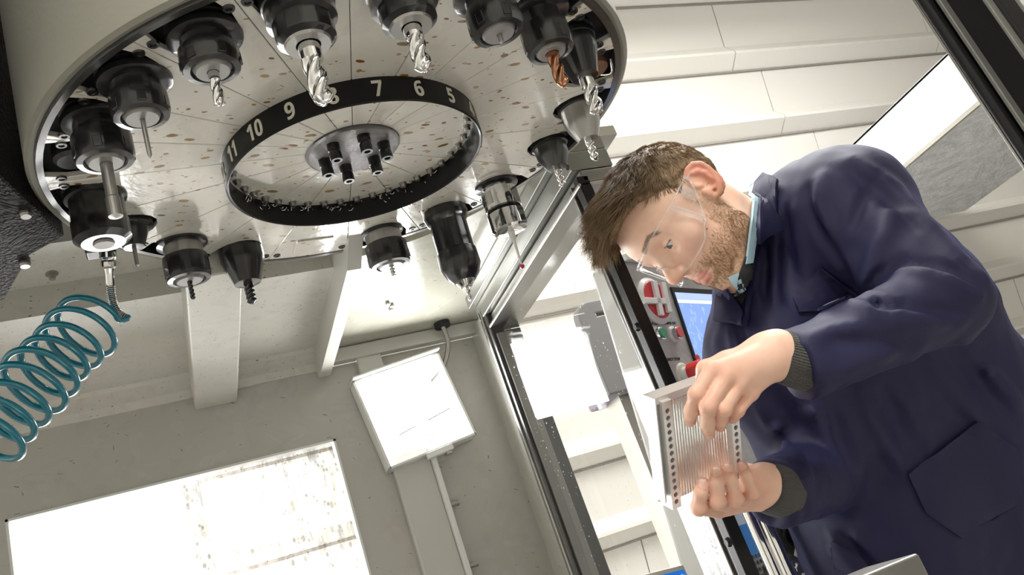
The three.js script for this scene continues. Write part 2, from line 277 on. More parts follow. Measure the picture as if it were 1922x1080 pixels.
// ---------------------------------------------------------------- tool carousel
const CX = V(1, 0, 0).addScaledVector(CN, -CN.x).normalize(), CY = CN.clone().negate(), CZ = CX.clone().cross(CY);
const CQ = new THREE.Quaternion().setFromRotationMatrix(new THREE.Matrix4().makeBasis(CX, CY, CZ));
const pocketDeg = [157.5, 142.9, 126, 108.8, 90.7, 73, 58.5, 42.8, 26, 9.4, -10, -33.5, -52.1, -72.1, -93, -114.6, -133.1, -152.2, -170.6, -188];
const font = await new FontLoader().loadAsync('fonts/droid/droid_sans_bold.typeface.json');
const RD = 0.386, RP = 0.335;
{
  const t = thing('tool_carousel', 'large round cream tool carousel with a black numbered ring overhead', 'tool carousel', CC);
  t.quaternion.copy(CQ);
  part('backing_disc', new THREE.CylinderGeometry(RD - 0.002, RD - 0.002, 0.012, 96).translate(0, 0.022, 0), M.pit, t);
  part('skirt', lathe([[0.388, 0.002], [0.394, 0.0], [0.398, 0.004], [0.398, 0.36], [0.385, 0.375], [0.385, 0.36], [0.386, 0.01], [0.388, 0.002]], 128), M.cover, t);
  part('rim', lathe([[0.379, -0.002], [0.3865, -0.002], [0.3885, 0.002], [0.3885, 0.012], [0.379, 0.012], [0.379, -0.002]], 128), M.frameDark, t);
  // twenty sector plates with a U-shaped pocket cut from the outer edge
  const n = pocketDeg.length, rad = Math.PI / 180;
  for (let i = 0; i < n; i++) {
    const a = pocketDeg[i], prev = (i ? pocketDeg[i - 1] : pocketDeg[n - 1] + 360), next = (i < n - 1 ? pocketDeg[i + 1] : pocketDeg[0] - 360);
    const A0 = (a + next) / 2 * rad, A1 = (a + prev) / 2 * rad, ac = a * rad;
    const r0 = 0.0665, r1 = 0.379, gap = 0.0010, s = new THREE.Shape(), pts = [];
    const P = (r, an) => [r * Math.cos(an), r * Math.sin(an)];
    const L = 8;
    for (let k = 0; k <= L; k++) pts.push(P(r0, A1 - gap / r0 + (A0 - A1 + 2 * gap / r0) * k / L));
    const open = i !== 14, hw = 0.040;
    const g1 = gap / r1, da = hw / r1 * 1.0;
    const e0 = A0 + g1, e1 = A1 - g1;
    if (open) {
      const lo = Math.max(e0 + 0.02, ac - da), hi = Math.min(e1 - 0.02, ac + da);
      for (let k = 0; k <= 4; k++) pts.push(P(r1, e0 + (lo - e0) * k / 4));
      const c = [Math.cos(ac), Math.sin(ac)], q = [-c[1], c[0]];
      const U = (dr, dt) => [c[0] * dr + q[0] * dt, c[1] * dr + q[1] * dt];
      for (const [dr, dt] of [[0.352, -0.043], [0.335, -0.039], [0.318, -0.032], [0.304, -0.020], [0.298, -0.008], [0.298, 0.008], [0.304, 0.020], [0.318, 0.032], [0.335, 0.039], [0.352, 0.043]]) pts.push(U(dr, dt));
      for (let k = 0; k <= 4; k++) pts.push(P(r1, hi + (e1 - hi) * k / 4));
    } else for (let k = 0; k <= 12; k++) pts.push(P(r1, e0 + (e1 - e0) * k / 12));
    pts.forEach(([x, y], k) => k ? s.lineTo(x, y) : s.moveTo(x, y)); s.closePath();
    const g = new THREE.ExtrudeGeometry(s, { depth: 0.006, bevelEnabled: true, bevelSize: 0.0006, bevelThickness: 0.0006, bevelSegments: 1 });
    g.rotateX(Math.PI / 2); g.translate(0, 0.006, 0);                 // shape (x,y) -> (x, -depth, z = y)
    part('sector_plate', metreUV(g), M.plate, t);
    // two socket screws beside the seam
    for (const k of [-1, 1]) { const an = A0 + k * 0.027; part('screw', lathe([[0, -0.0012], [0.003, -0.0012], [0.0035, -0.0026], [0.0058, -0.0026], [0.0066, 0]], 12).translate(0.362 * Math.cos(an), 0, 0.362 * Math.sin(an)), M.darkSteel, t); }
    if (!open) { const cs = new THREE.Shape(); cs.moveTo(-0.03, 0.03); cs.lineTo(-0.03, -0.016); cs.quadraticCurveTo(-0.03, -0.03, -0.014, -0.03); cs.lineTo(0.014, -0.03); cs.quadraticCurveTo(0.03, -0.03, 0.03, -0.016); cs.lineTo(0.03, 0.03); cs.closePath(); const cg = new THREE.ExtrudeGeometry(cs, { depth: 0.002, bevelEnabled: true, bevelSize: 0.001, bevelThickness: 0.001, bevelSegments: 1 }); cg.rotateX(Math.PI / 2); cg.rotateY(-ac + Math.PI / 2 + Math.PI); cg.translate(0.335 * Math.cos(ac), 0, 0.335 * Math.sin(ac)); part('pocket_cover', metreUV(cg), M.plate, t); }
  }
  // black numbered ring
  const ring = part('number_ring', lathe([[0.1745, 0.001], [0.1765, 0.001], [0.1765, -0.033], [0.1745, -0.0345], [0.1725, -0.033], [0.1725, 0.001]], 128), M.black, t);
  for (let k = 1; k <= 20; k++) {
    const a = (90.7 + (k - 7) * 17.6) * rad, g = new TextGeometry(String(k), { font, size: 0.0215, depth: 0.0008, curveSegments: 5 });
    g.computeBoundingBox(); g.translate(-(g.boundingBox.max.x + g.boundingBox.min.x) / 2, -0.0272, 0.1764); g.scale(0.86, 1, 1); g.rotateY(-a + Math.PI / 2); part('digit', g, M.digit, ring);
  }
  // little hex bolts round the foot of the ring
  for (let k = 0; k < 40; k++) { const a = k / 40 * Math.PI * 2 + 0.03; part('ring_bolt', [cyl(V(0, 0.0, 0), V(0, -0.003, 0), 0.0062, 0.0058, 14), cyl(V(0, -0.003, 0), V(0, -0.008, 0), 0.0046, 0.0043, 6)].map(g => g.translate(0.1635 * Math.cos(a), 0, 0.1635 * Math.sin(a))), M.dullSteel, t); }
  // hub plate and cap screws
  const hub = part('hub_plate', lathe([[0, -0.005], [0.062, -0.005], [0.0655, -0.003], [0.0655, 0.006]], 64), std([0.3, 0.29, 0.29], 0.25, 0.7, { bumpMap: rep(wetBump, 12), bumpScale: 0.0008 }), t);
  for (let k = 0; k < 6; k++) { const a = (k * 60 + 22) * rad; part('cap_screw', lathe([[0, -0.026], [0.0042, -0.026], [0.0045, -0.029], [0.0078, -0.029], [0.0084, -0.028], [0.0084, -0.018], [0.0075, -0.0172], [0.0075, -0.0155], [0.0086, -0.0148], [0.009, -0.005]], 18).translate(0.042 * Math.cos(a), 0, 0.042 * Math.sin(a)), M.nut, hub); }
}
// swarf chips caught on the ring: small curled shavings
{
  const r = rng(77), list = [];
  for (let i = 0; i < 60; i++) { const a = (-30 - r() * 125) * Math.PI / 180, rr = 0.160 + r() * 0.012, p = V(rr * Math.cos(a), -0.004 - r() * 0.012, rr * Math.sin(a)); const d = V(r() - 0.5, (r() - 0.5) * 0.5, r() - 0.5).multiplyScalar(0.016); list.push(tube([p, p.clone().addScaledVector(d, 0.5).add(V(0, -0.002, 0)), p.clone().add(d)], 0.0007, 5, 4)); }
  const m = part('metal_shavings', merge(list), M.steel, scene); m.position.copy(CC); m.quaternion.copy(CQ); m.userData = { kind: 'stuff', label: 'curled metal shavings caught inside the black numbered ring', category: 'shavings' };
}
// ---------------------------------------------------------------- tools in the pockets
function flute(r, L, turns, lobes = 3, depth = 0.42, seg = 30, rad = 24) {       // twisted fluted cutter hanging from y = 0 to -L
  const pos = [], idx = [];
  for (let j = 0; j <= seg; j++) for (let i = 0; i < rad; i++) {
    const y = -L * j / seg, a = i / rad * Math.PI * 2, w = a * lobes, tip = j === seg ? 0.55 : 1;
    const f = 1 - depth * Math.pow(0.5 - 0.5 * Math.cos(w), 1.5), b = a + turns * Math.PI * 2 * j / seg;
    pos.push(r * f * tip * Math.cos(b), y - (j === seg ? r * 0.25 : 0), r * f * tip * Math.sin(b));
  }
  for (let j = 0; j < seg; j++) for (let i = 0; i < rad; i++) { const a = j * rad + i, b = j * rad + (i + 1) % rad, c = a + rad, d = b + rad; idx.push(a, b, c, b, d, c); }
  const c0 = pos.length / 3; pos.push(0, -L - r * 0.3, 0); for (let i = 0; i < rad; i++) idx.push(seg * rad + i, seg * rad + (i + 1) % rad, c0);
  const g = new THREE.BufferGeometry(); g.setAttribute('position', new THREE.Float32BufferAttribute(pos, 3)); g.setIndex(idx); g.computeVertexNormals(); return g;
}
function nutGeo(r, y0, y1) {                                       // castellated collet nut
  const g = lathe([[r * 0.82, y0], [r * 0.98, y0 - 0.003], [r, y0 - 0.007], [r, y1 + 0.008], [r * 0.93, y1 + 0.001], [r * 0.72, y1], [r * 0.64, y1 + 0.004]], 40), list = [g];
  for (let k = 0; k < 6; k++) { const a = k / 6 * Math.PI * 2, b = new RoundedBoxGeometry(r * 0.14, (y0 - y1) * 0.4, r * 0.30, 1, 0.001); b.translate(r * 0.94, (y0 + y1) / 2 - (y0 - y1) * 0.18, 0); b.rotateY(a); list.push(b); }
  return list;
}
const TOOLS = [
  // i, kind, holder radius, holder length, tip length, cutter radius, cutter kind, label
  [0, 'nut', 0.0315, 0.052, 0.120, 0.0065, 'shank', 'black collet holder with a long steel shank beside the carousel skirt'],
  [1, 'nut', 0.0295, 0.045, 0.093, 0.0026, 'wire', 'black collet holder with a thin needle-like drill'],
  [2, 'nut', 0.0300, 0.040, 0.078, 0.0058, 'mill', 'black collet holder with a short bright steel end mill above number ten'],
  [3, 'big', 0.0340, 0.046, 0.112, 0.0115, 'mill', 'large dark holder with the thickest bright end mill covering number eight'],
  [4, 'big', 0.0330, 0.044, 0.096, 0.0098, 'mill', 'dark holder with a bright twisted end mill above number six'],
  [5, 'nut', 0.0300, 0.050, 0.062, 0.0032, 'wire', 'black collet holder with a tiny tool beside the end mill above six'],
  [6, 'nut', 0.0290, 0.055, 0.098, 0.0078, 'copper', 'black collet holder with a copper coloured cutter'],
  [7, 'cone', 0.0285, 0.056, 0.105, 0.0095, 'mill', 'black tapered holder with a silver end mill at the carousel edge'],
  [9, 'taper', 0.0270, 0.056, 0.088, 0.0062, 'drill', 'silver tapered holder with a twist drill pointing at the hair'],
  [10, 'taper2', 0.0270, 0.042, 0.072, 0.0058, 'drill', 'grey tapered holder with a short drill beside the roof corner'],
  [11, 'probe', 0.0315, 0.090, 0.150, 0.0022, 'stylus', 'bright steel touch probe with a ruby ball stylus'],
  [12, 'chuck', 0.0350, 0.135, 0.170, 0.0042, 'drill', 'long black drill chuck with a slim bright drill'],
  [13, 'nut', 0.0370, 0.066, 0.084, 0.0052, 'drill', 'round collet holder with a stub drill in front of the bright roof reflection'],
  [15, 'cone', 0.0350, 0.060, 0.094, 0.0080, 'drilldark', 'black conical holder with a dark roughing cutter'],
  [16, 'nut', 0.0335, 0.062, 0.092, 0.0038, 'drilldark', 'black collet holder with a slender twist drill above the rib'],
  [17, 'cone', 0.0230, 0.034, 0.064, 0.0030, 'wire', 'small black cone holder near the hose coupling'],
  [18, 'rust', 0.0330, 0.066, 0.078, 0.0100, 'none', 'black rust-stained holder at the rim beside the spindle housing'],
];
for (const [i, kind, hr, hl, tl, cr, ck, label] of TOOLS) {
  const a = pocketDeg[i] * Math.PI / 180, p = V(RP * Math.cos(a), 0, RP * Math.sin(a)).applyQuaternion(CQ).add(CC);
  const t = thing('machine_tool', label, 'cutting tool', p, 'cutting tools hanging in the carousel pockets'); t.quaternion.copy(CQ); t.rotateY(-a + i);
  const fr = kind === 'taper' || kind === 'cone' || kind === 'taper2' ? 0.80 : 1;
  part('flange', lathe([[0.026, 0.016], [0.0375, 0.014], [0.0385, 0.008], [0.0335, 0.005], [0.0385, 0.002], [0.0375, -0.004], [0.030, -0.006], [0.0, -0.006]].map(([r, y]) => [r * fr, y]), 40), M.nut, t);
  const y0 = -0.004;
  if (kind === 'nut') { part('neck', lathe([[0.026, 0.0], [hr * 0.86, -0.004], [hr * 0.86, -hl * 0.36], [hr * 0.7, -hl * 0.38]], 32), i === 13 || i === 16 ? M.dullSteel : M.nut, t); part('collet_nut', nutGeo(hr, -hl * 0.34, -hl), M.nut, t); part('collet', lathe([[cr * 1.05, -hl - 0.002], [hr * 0.55, -hl - 0.002], [hr * 0.66, -hl + 0.004], [hr * 0.66, -hl + 0.012]], 30), M.colletFace, t); }
  else if (kind === 'big') { part('neck', lathe([[0.034, 0], [0.036, -0.006], [0.036, -hl * 0.45], [hr * 0.9, -hl * 0.5], [hr * 0.88, -hl * 0.92], [hr * 0.74, -hl], [cr, -hl - 0.001]], 36), M.nut, t); part('front_ring', lathe([[cr * 1.1, -hl - 0.003], [hr * 0.66, -hl - 0.003], [hr * 0.72, -hl + 0.002]], 36), M.dullSteel, t); }
  else if (kind === 'cone') { part('cone_body', lathe([[hr, 0], [hr, -hl * 0.3], [hr * 0.92, -hl * 0.45], [hr * 0.6, -hl], [cr, -hl - 0.001]], 36), M.nut, t); }
  else if (kind === 'taper') { part('taper_body', lathe([[hr, 0], [hr, -hl * 0.45], [hr * 0.92, -hl * 0.62], [hr * 0.56, -hl], [cr, -hl - 0.001]], 36), M.dullSteel, t); part('set_screw', cyl(V(hr * 0.94, -hl * 0.3, 0), V(hr * 1.01, -hl * 0.3, 0), 0.005, 0.005, 12), M.pit, t); }
  else if (kind === 'taper2') { part('taper_body', lathe([[hr, 0], [hr * 0.95, -hl * 0.5], [hr * 0.6, -hl], [cr, -hl - 0.001]], 36), M.darkSteel, t); }
  else if (kind === 'probe') { part('probe_body', lathe([[hr * 0.8, -0.004], [hr * 0.8, -0.012], [hr, -0.014], [hr, -hl * 0.52], [hr * 0.93, -hl * 0.53], [hr * 0.93, -hl * 0.6], [hr, -hl * 0.61], [hr, -hl * 0.93], [hr * 0.9, -hl * 0.97], [hr * 0.5, -hl], [0, -hl]], 40), M.chrome, t); part('sensor_band', lathe([[hr * 0.94, -hl * 0.535], [hr * 0.945, -hl * 0.56], [hr * 0.94, -hl * 0.595]], 40), M.black, t);
    const tx = canvasTex(256, 128, (g, w, h) => { g.fillStyle = '#c9c8c4'; g.fillRect(0, 0, w, h); g.fillStyle = '#222'; g.font = 'bold 54px sans-serif'; g.fillText('RENI', 40, 56); g.font = 'bold 44px sans-serif'; g.fillText('RMP', 70, 110); });
    const cg = new THREE.CylinderGeometry(hr + 0.0003, hr + 0.0003, 0.022, 20, 1, true, 0, 1.3); part('engraved_label', cg.rotateY(i + 0.4).translate(0, -hl * 0.32, 0), std('#ffffff', 0.25, 0.8, { map: tx }), t); }
  else if (kind === 'chuck') { part('chuck_body', lathe([[0.038, 0], [0.04, -0.01], [0.036, -0.022], [hr * 0.93, -0.026], [hr * 0.93, -hl * 0.58], [hr, -hl * 0.6], [hr * 1.02, -hl * 0.8], [hr * 0.8, -hl * 0.93], [hr * 0.55, -hl], [cr, -hl]], 40), M.nut, t); for (let k = 0; k < 3; k++) { const b = k * 2.09; part('jaw', cyl(V(hr * 0.5 * Math.cos(b), -hl * 0.93, hr * 0.5 * Math.sin(b)), V(hr * 0.22 * Math.cos(b), -hl - 0.008, hr * 0.22 * Math.sin(b)), 0.006, 0.004, 10), M.steel, t); } }
  else if (kind === 'rust') { part('neck', lathe([[hr, 0], [hr, -hl * 0.5], [hr * 1.05, -hl * 0.55], [hr * 1.05, -hl * 0.9], [hr * 0.8, -hl], [0, -hl]], 36), M.nut, t); part('rusted_sleeve', lathe([[0.012, 0.0], [0.014, -0.004], [0.014, -0.045], [0.011, -0.05], [0, -0.05]], 20).translate(0.026, -0.008, 0.01), std([0.09, 0.045, 0.025], 0.6, 0.2, { bumpMap: rep(fineBump, 4), bumpScale: 0.002 }), t); part('face_cap', lathe([[0, -0.005], [0.012, -0.005], [0.014, 0]], 20).translate(0.0, -hl + 0.002, 0), M.colletFace, t); }
  const L = tl - hl;
  if (ck === 'shank') part('cutter', lathe([[cr, 0], [cr, -L * 0.62], [cr * 1.15, -L * 0.64], [cr * 1.15, -L * 0.96], [0, -L]], 20).translate(0, -hl, 0), M.dullSteel, t);
  else if (ck === 'wire') part('cutter', lathe([[cr, 0], [cr * 0.9, -L * 0.9], [0, -L]], 12).translate(0, -hl, 0), M.dullSteel, t);
  else if (ck === 'stylus') { part('cutter', lathe([[0.006, 0], [0.0055, -L * 0.18], [0.0026, -L * 0.3], [0.0016, -L]], 14).translate(0, -hl, 0), M.white, t); part('ruby_ball', new THREE.SphereGeometry(0.0042, 18, 12).translate(0, -tl - 0.002, 0), std([0.55, 0.01, 0.06], 0.08, 0, { clearcoat: 1 }), t); }
  else if (ck !== 'none') {
    const m = ck === 'copper' ? M.copper : ck === 'drilldark' ? M.darkSteel : M.chrome, sh = ck === 'mill' ? 0.3 : 0.16;
    part('shank', cyl(V(0, -hl + 0.004, 0), V(0, -hl - L * sh, 0), cr * 0.98, cr * 0.98, 20), m, t);
    part('cutter', flute(cr, L * (1 - sh), ck === 'mill' || ck === 'copper' ? 0.6 : 1.3, ck === 'drill' ? 2 : 3, ck === 'drill' ? 0.5 : 0.36).translate(0, -hl - L * sh, 0), m, t);
  }
}
// spring clips seen in the two open pockets
for (const [i, lab, c] of [[8, 'copper brown pocket plug left in the open carousel pocket', [0.2, 0.1, 0.05]], [19, 'dark spring clip in the open pocket at the skirt', [0.03, 0.03, 0.03]]]) {
  const a = pocketDeg[i] * Math.PI / 180, p = V(0.347 * Math.cos(a), 0, 0.347 * Math.sin(a)).applyQuaternion(CQ).add(CC);
  const t = thing('pocket_plug', lab, 'plug', p); t.quaternion.copy(CQ);
  part('plug_body', lathe([[0, -0.004], [0.018, -0.004], [0.022, 0.0], [0.022, 0.016]], 28), std(c, 0.5, 0.3), t);
  part('spring_clip', tube([V(0.02, 0.004, 0.02), V(0.028, -0.006, 0.0), V(0.02, 0.004, -0.02)], 0.002, 12, 6), M.steel, t);
}
// ---------------------------------------------------------------- work lamp on the side wall
{
  const c = onZ(779, 766, ZW + 0.047), S = 0.222, D = 0.045;
  const t = thing('work_lamp', 'square blazing white work lamp box on the grey side wall', 'lamp', c); t.rotation.z = 0.125;
  const h = S / 2, w = 0.006;
  part('back_plate', box(V(-h, -h, -D), V(h, h, -D + 0.004)), M.white, t);
  for (const [a, b] of [[V(-h, h - w, -D), V(h, h, 0)], [V(-h, -h, -D), V(h, -h + w, 0)], [V(-h, -h, -D), V(-h + w, h, 0)], [V(h - w, -h, -D), V(h, h, 0)]]) part('housing_side', box(a, b, 0.0015), M.white, t);
  part('visor', box(V(-h, h, -D), V(h, h + 0.004, 0.020), 0.001), M.white, t);
  const glow = new THREE.MeshStandardMaterial({ color: 0xffffff, emissive: new THREE.Color(1, 1, 0.985), emissiveIntensity: 9 });
  part('glowing_reflector', box(V(-h + w, -h + w, -D + 0.008), V(h - w, h - w, -D + 0.014)), glow, t);
  const rod = part('tube_holder', cyl(V(-0.055, -0.042, -0.02), V(-0.01, -0.036, -0.02), 0.0022, 0.0022, 10), M.dullSteel, t);
  part('tube_holder', cyl(V(0.022, -0.034, -0.02), V(0.085, -0.026, -0.02), 0.0026, 0.0026, 10), M.dullSteel, t);
  part('lamp_wire', tube([V(0.0, -0.062, -0.02), V(0.014, -0.068, -0.02), V(0.02, -0.085, -0.02)], 0.0015, 14, 6), M.dullSteel, t);
  part('cover_glass', new THREE.PlaneGeometry(S - 2 * w, S - 2 * w).translate(0, 0, -0.006), M.glass, t);
  part('latch', box(V(-0.02, -h - 0.012, -0.012), V(0.045, -h + 0.002, 0.004), 0.002), M.white, t);
  part('latch_knob', cyl(V(0.034, -h - 0.018, -0.01), V(0.034, -h - 0.010, -0.01), 0.009), M.dullSteel, t);
  part('bracket', box(V(-0.03, -h - 0.02, -D - 0.005), V(0.03, h, -D + 0.002)), M.sheetPlain, t);
  const n = V(0, 0, 1); areaLight('work_lamp_light', c.clone().add(V(0, 0, 0.004)), c.clone().add(V(0, 0, 1)), S - 0.02, S - 0.02, new THREE.Color(1, 1, 0.985), 12);
}
// ---------------------------------------------------------------- spindle housing behind the carousel
{
  const Yb = 0.66 + EYE, P1 = onY(50, 475, Yb), P2 = onY(112, 440, Yb), P3 = onY(3, 558, Yb), P4 = onY(-120, 600, Yb), P5 = P4.clone().add(V(-0.5, 0, 0.5)), P6 = P2.clone().add(V(-0.14, 0, 0.5));
  const t = thing('spindle_housing', 'wet black spindle housing looming at the far left behind the carousel', 'machine head', P1);
  const pl = [P1, P2, P6, P5, P4, P3].map(p => new THREE.Vector2(p.x - P1.x, -(p.z - P1.z)));
  const e = new THREE.ExtrudeGeometry(new THREE.Shape(pl), { depth: 1.1, bevelEnabled: true, bevelSize: 0.004, bevelThickness: 0.004, bevelSegments: 2 }); e.rotateX(-Math.PI / 2);
  part('housing_body', metreUV(e), M.wetBlack, t);
  for (const [px, py] of [[33, 498], [33, 405]]) { const b = onY(px, py, Yb).sub(P1); part('bolt', lathe([[0, -0.01], [0.006, -0.01], [0.0075, -0.007], [0.0075, 0.003]], 12).translate(b.x + 0.01, 0.0, b.z + 0.01), M.dullSteel, t); }
}
// ---------------------------------------------------------------- coiled air hose
{
  const d0 = 1.27, top = at(203, 476, d0);
  const t = thing('air_hose', 'coiled teal air hose hanging from a steel coupling below the carousel', 'hose', top);
  const L = (px, py, d) => at(px, py, d).sub(top);
  M.hose = std([0.0, 0.19, 0.27], 0.22, 0, { clearcoat: 0.6, clearcoatRoughness: 0.1 });
  const pts = [L(207, 520, d0), L(208, 545, d0), L(213, 570, d0), L(226, 592, d0), L(241, 597, d0 - 0.005)];
  const c0 = L(176, 600, d0 - 0.005), ax = L(-16, 806, d0 - 0.19).sub(c0).divideScalar(7.6);
  const axn = ax.clone().normalize(), e1 = RIGHT.clone().addScaledVector(axn, -RIGHT.dot(axn)).normalize(), e2 = axn.clone().cross(e1);
  const r0 = 0.0455, turns = 8.6, N = Math.round(turns * 22);
  for (let i = 0; i <= N; i++) {
    const u = i / 22, a = -0.1 - u * Math.PI * 2, k = Math.min(1, u / 0.35), rr = r0 * (0.94 + 0.06 * k + 0.06 * Math.sin(u * 1.7));
    const c = c0.clone().addScaledVector(ax, u);
    pts.push(c.addScaledVector(e1, rr * Math.cos(a)).addScaledVector(e2, -rr * Math.sin(a)));
  }
  const last = pts[pts.length - 1]; pts.push(last.clone().add(V(-0.05, -0.05, 0.02)), last.clone().add(V(-0.12, -0.2, 0.03)));
  part('coil', tube(pts, 0.0047, N * 3, 10), M.hose, t);
  const guard = [], gc = new THREE.CatmullRomCurve3([L(207, 532, d0), L(208, 548, d0), L(213, 571, d0), L(226, 592, d0), L(236, 598, d0 - 0.003)]);
  const fr = gc.computeFrenetFrames(150); for (let i = 0; i <= 150; i++) { const p = gc.getPointAt(i / 150), a = i / 150 * Math.PI * 2 * 21; guard.push(p.addScaledVector(fr.normals[i], 0.0062 * Math.cos(a)).addScaledVector(fr.binormals[i], 0.0062 * Math.sin(a))); }
  part('spring_guard', tube(guard, 0.0009, 480, 5), M.steel, t);
  const ly = L(207, 535, d0), dirv = ly.clone().normalize();
  const cp = part('coupling', lathe([[0.0, 0.004], [0.012, 0.002], [0.0125, -0.006], [0.010, -0.010], [0.0125, -0.013], [0.0125, -0.020], [0.009, -0.023], [0.0075, -0.028], [0.0072, -0.048], [0.005, -0.05]], 24), M.chrome, t);
  cp.quaternion.setFromUnitVectors(V(0, -1, 0), dirv);
  part('coupling_block', box(V(-0.03, 0.0, -0.014), V(0.012, 0.022, 0.012), 0.003), M.nut, t);
  part('supply_pipe', cyl(V(-0.01, 0.015, 0), V(-0.01, 0.16, -0.03), 0.009), M.dullSteel, t);
}
// ---------------------------------------------------------------- galvanised duct
{
  const sp = dataTex(512, (u, v) => { const a = 0.80 + 0.08 * tileNoise(u, v, 9, 2, 2) + 0.10 * tileNoise(u, v, 46, 4, 2); return [a * 0.99, a, a * 1.01].map(clampByte); }, true);
  const gal = std('#ffffff', 0.5, 0.05, { map: rep(sp, 1.3) });
  const t = thing('air_duct', 'square galvanised duct crossing under the white cladding behind the shoulder', 'duct', V(3.375, 1.35 + EYE, -3.3));
  part('side_sheet', box(V(0, 0, 0), V(0.012, 0.27, 3.4)), gal, t);
  part('bottom_sheet', box(V(0.0, -0.004, 0), V(1.14, 0.008, 3.4)), gal, t);
  part('far_sheet', box(V(1.13, 0, 0), V(1.142, 0.27, 3.4)), gal, t);
  part('top_sheet', box(V(0, 0.26, 0), V(1.142, 0.272, 3.4)), gal, t);
  part('corner_seam', box(V(-0.007, -0.01, 0), V(0.012, 0.010, 3.4), 0.003), M.steel, t);
  part('wall_bracket', box(V(0.1, 0.27, 0.0), V(1.0, 0.3, 0.06)), M.dullSteel, t);
}
// small wall sign low on the cladding
{
  const c = onZ(1918, 662, -3.66), t = thing('wall_sign', 'small pale sign with a grey letter A low on the cladding', 'sign', c);
  part('sign_board', box(V(-0.12, -0.06, -0.004), V(0.32, 0.1, 0.004), 0.002), M.white, t);
  const g = new TextGeometry('A', { font, size: 0.09, depth: 0.001, curveSegments: 4 }); part('letter', g.translate(-0.06, -0.035, 0.004), std([0.35, 0.33, 0.3], 0.7), t);
}
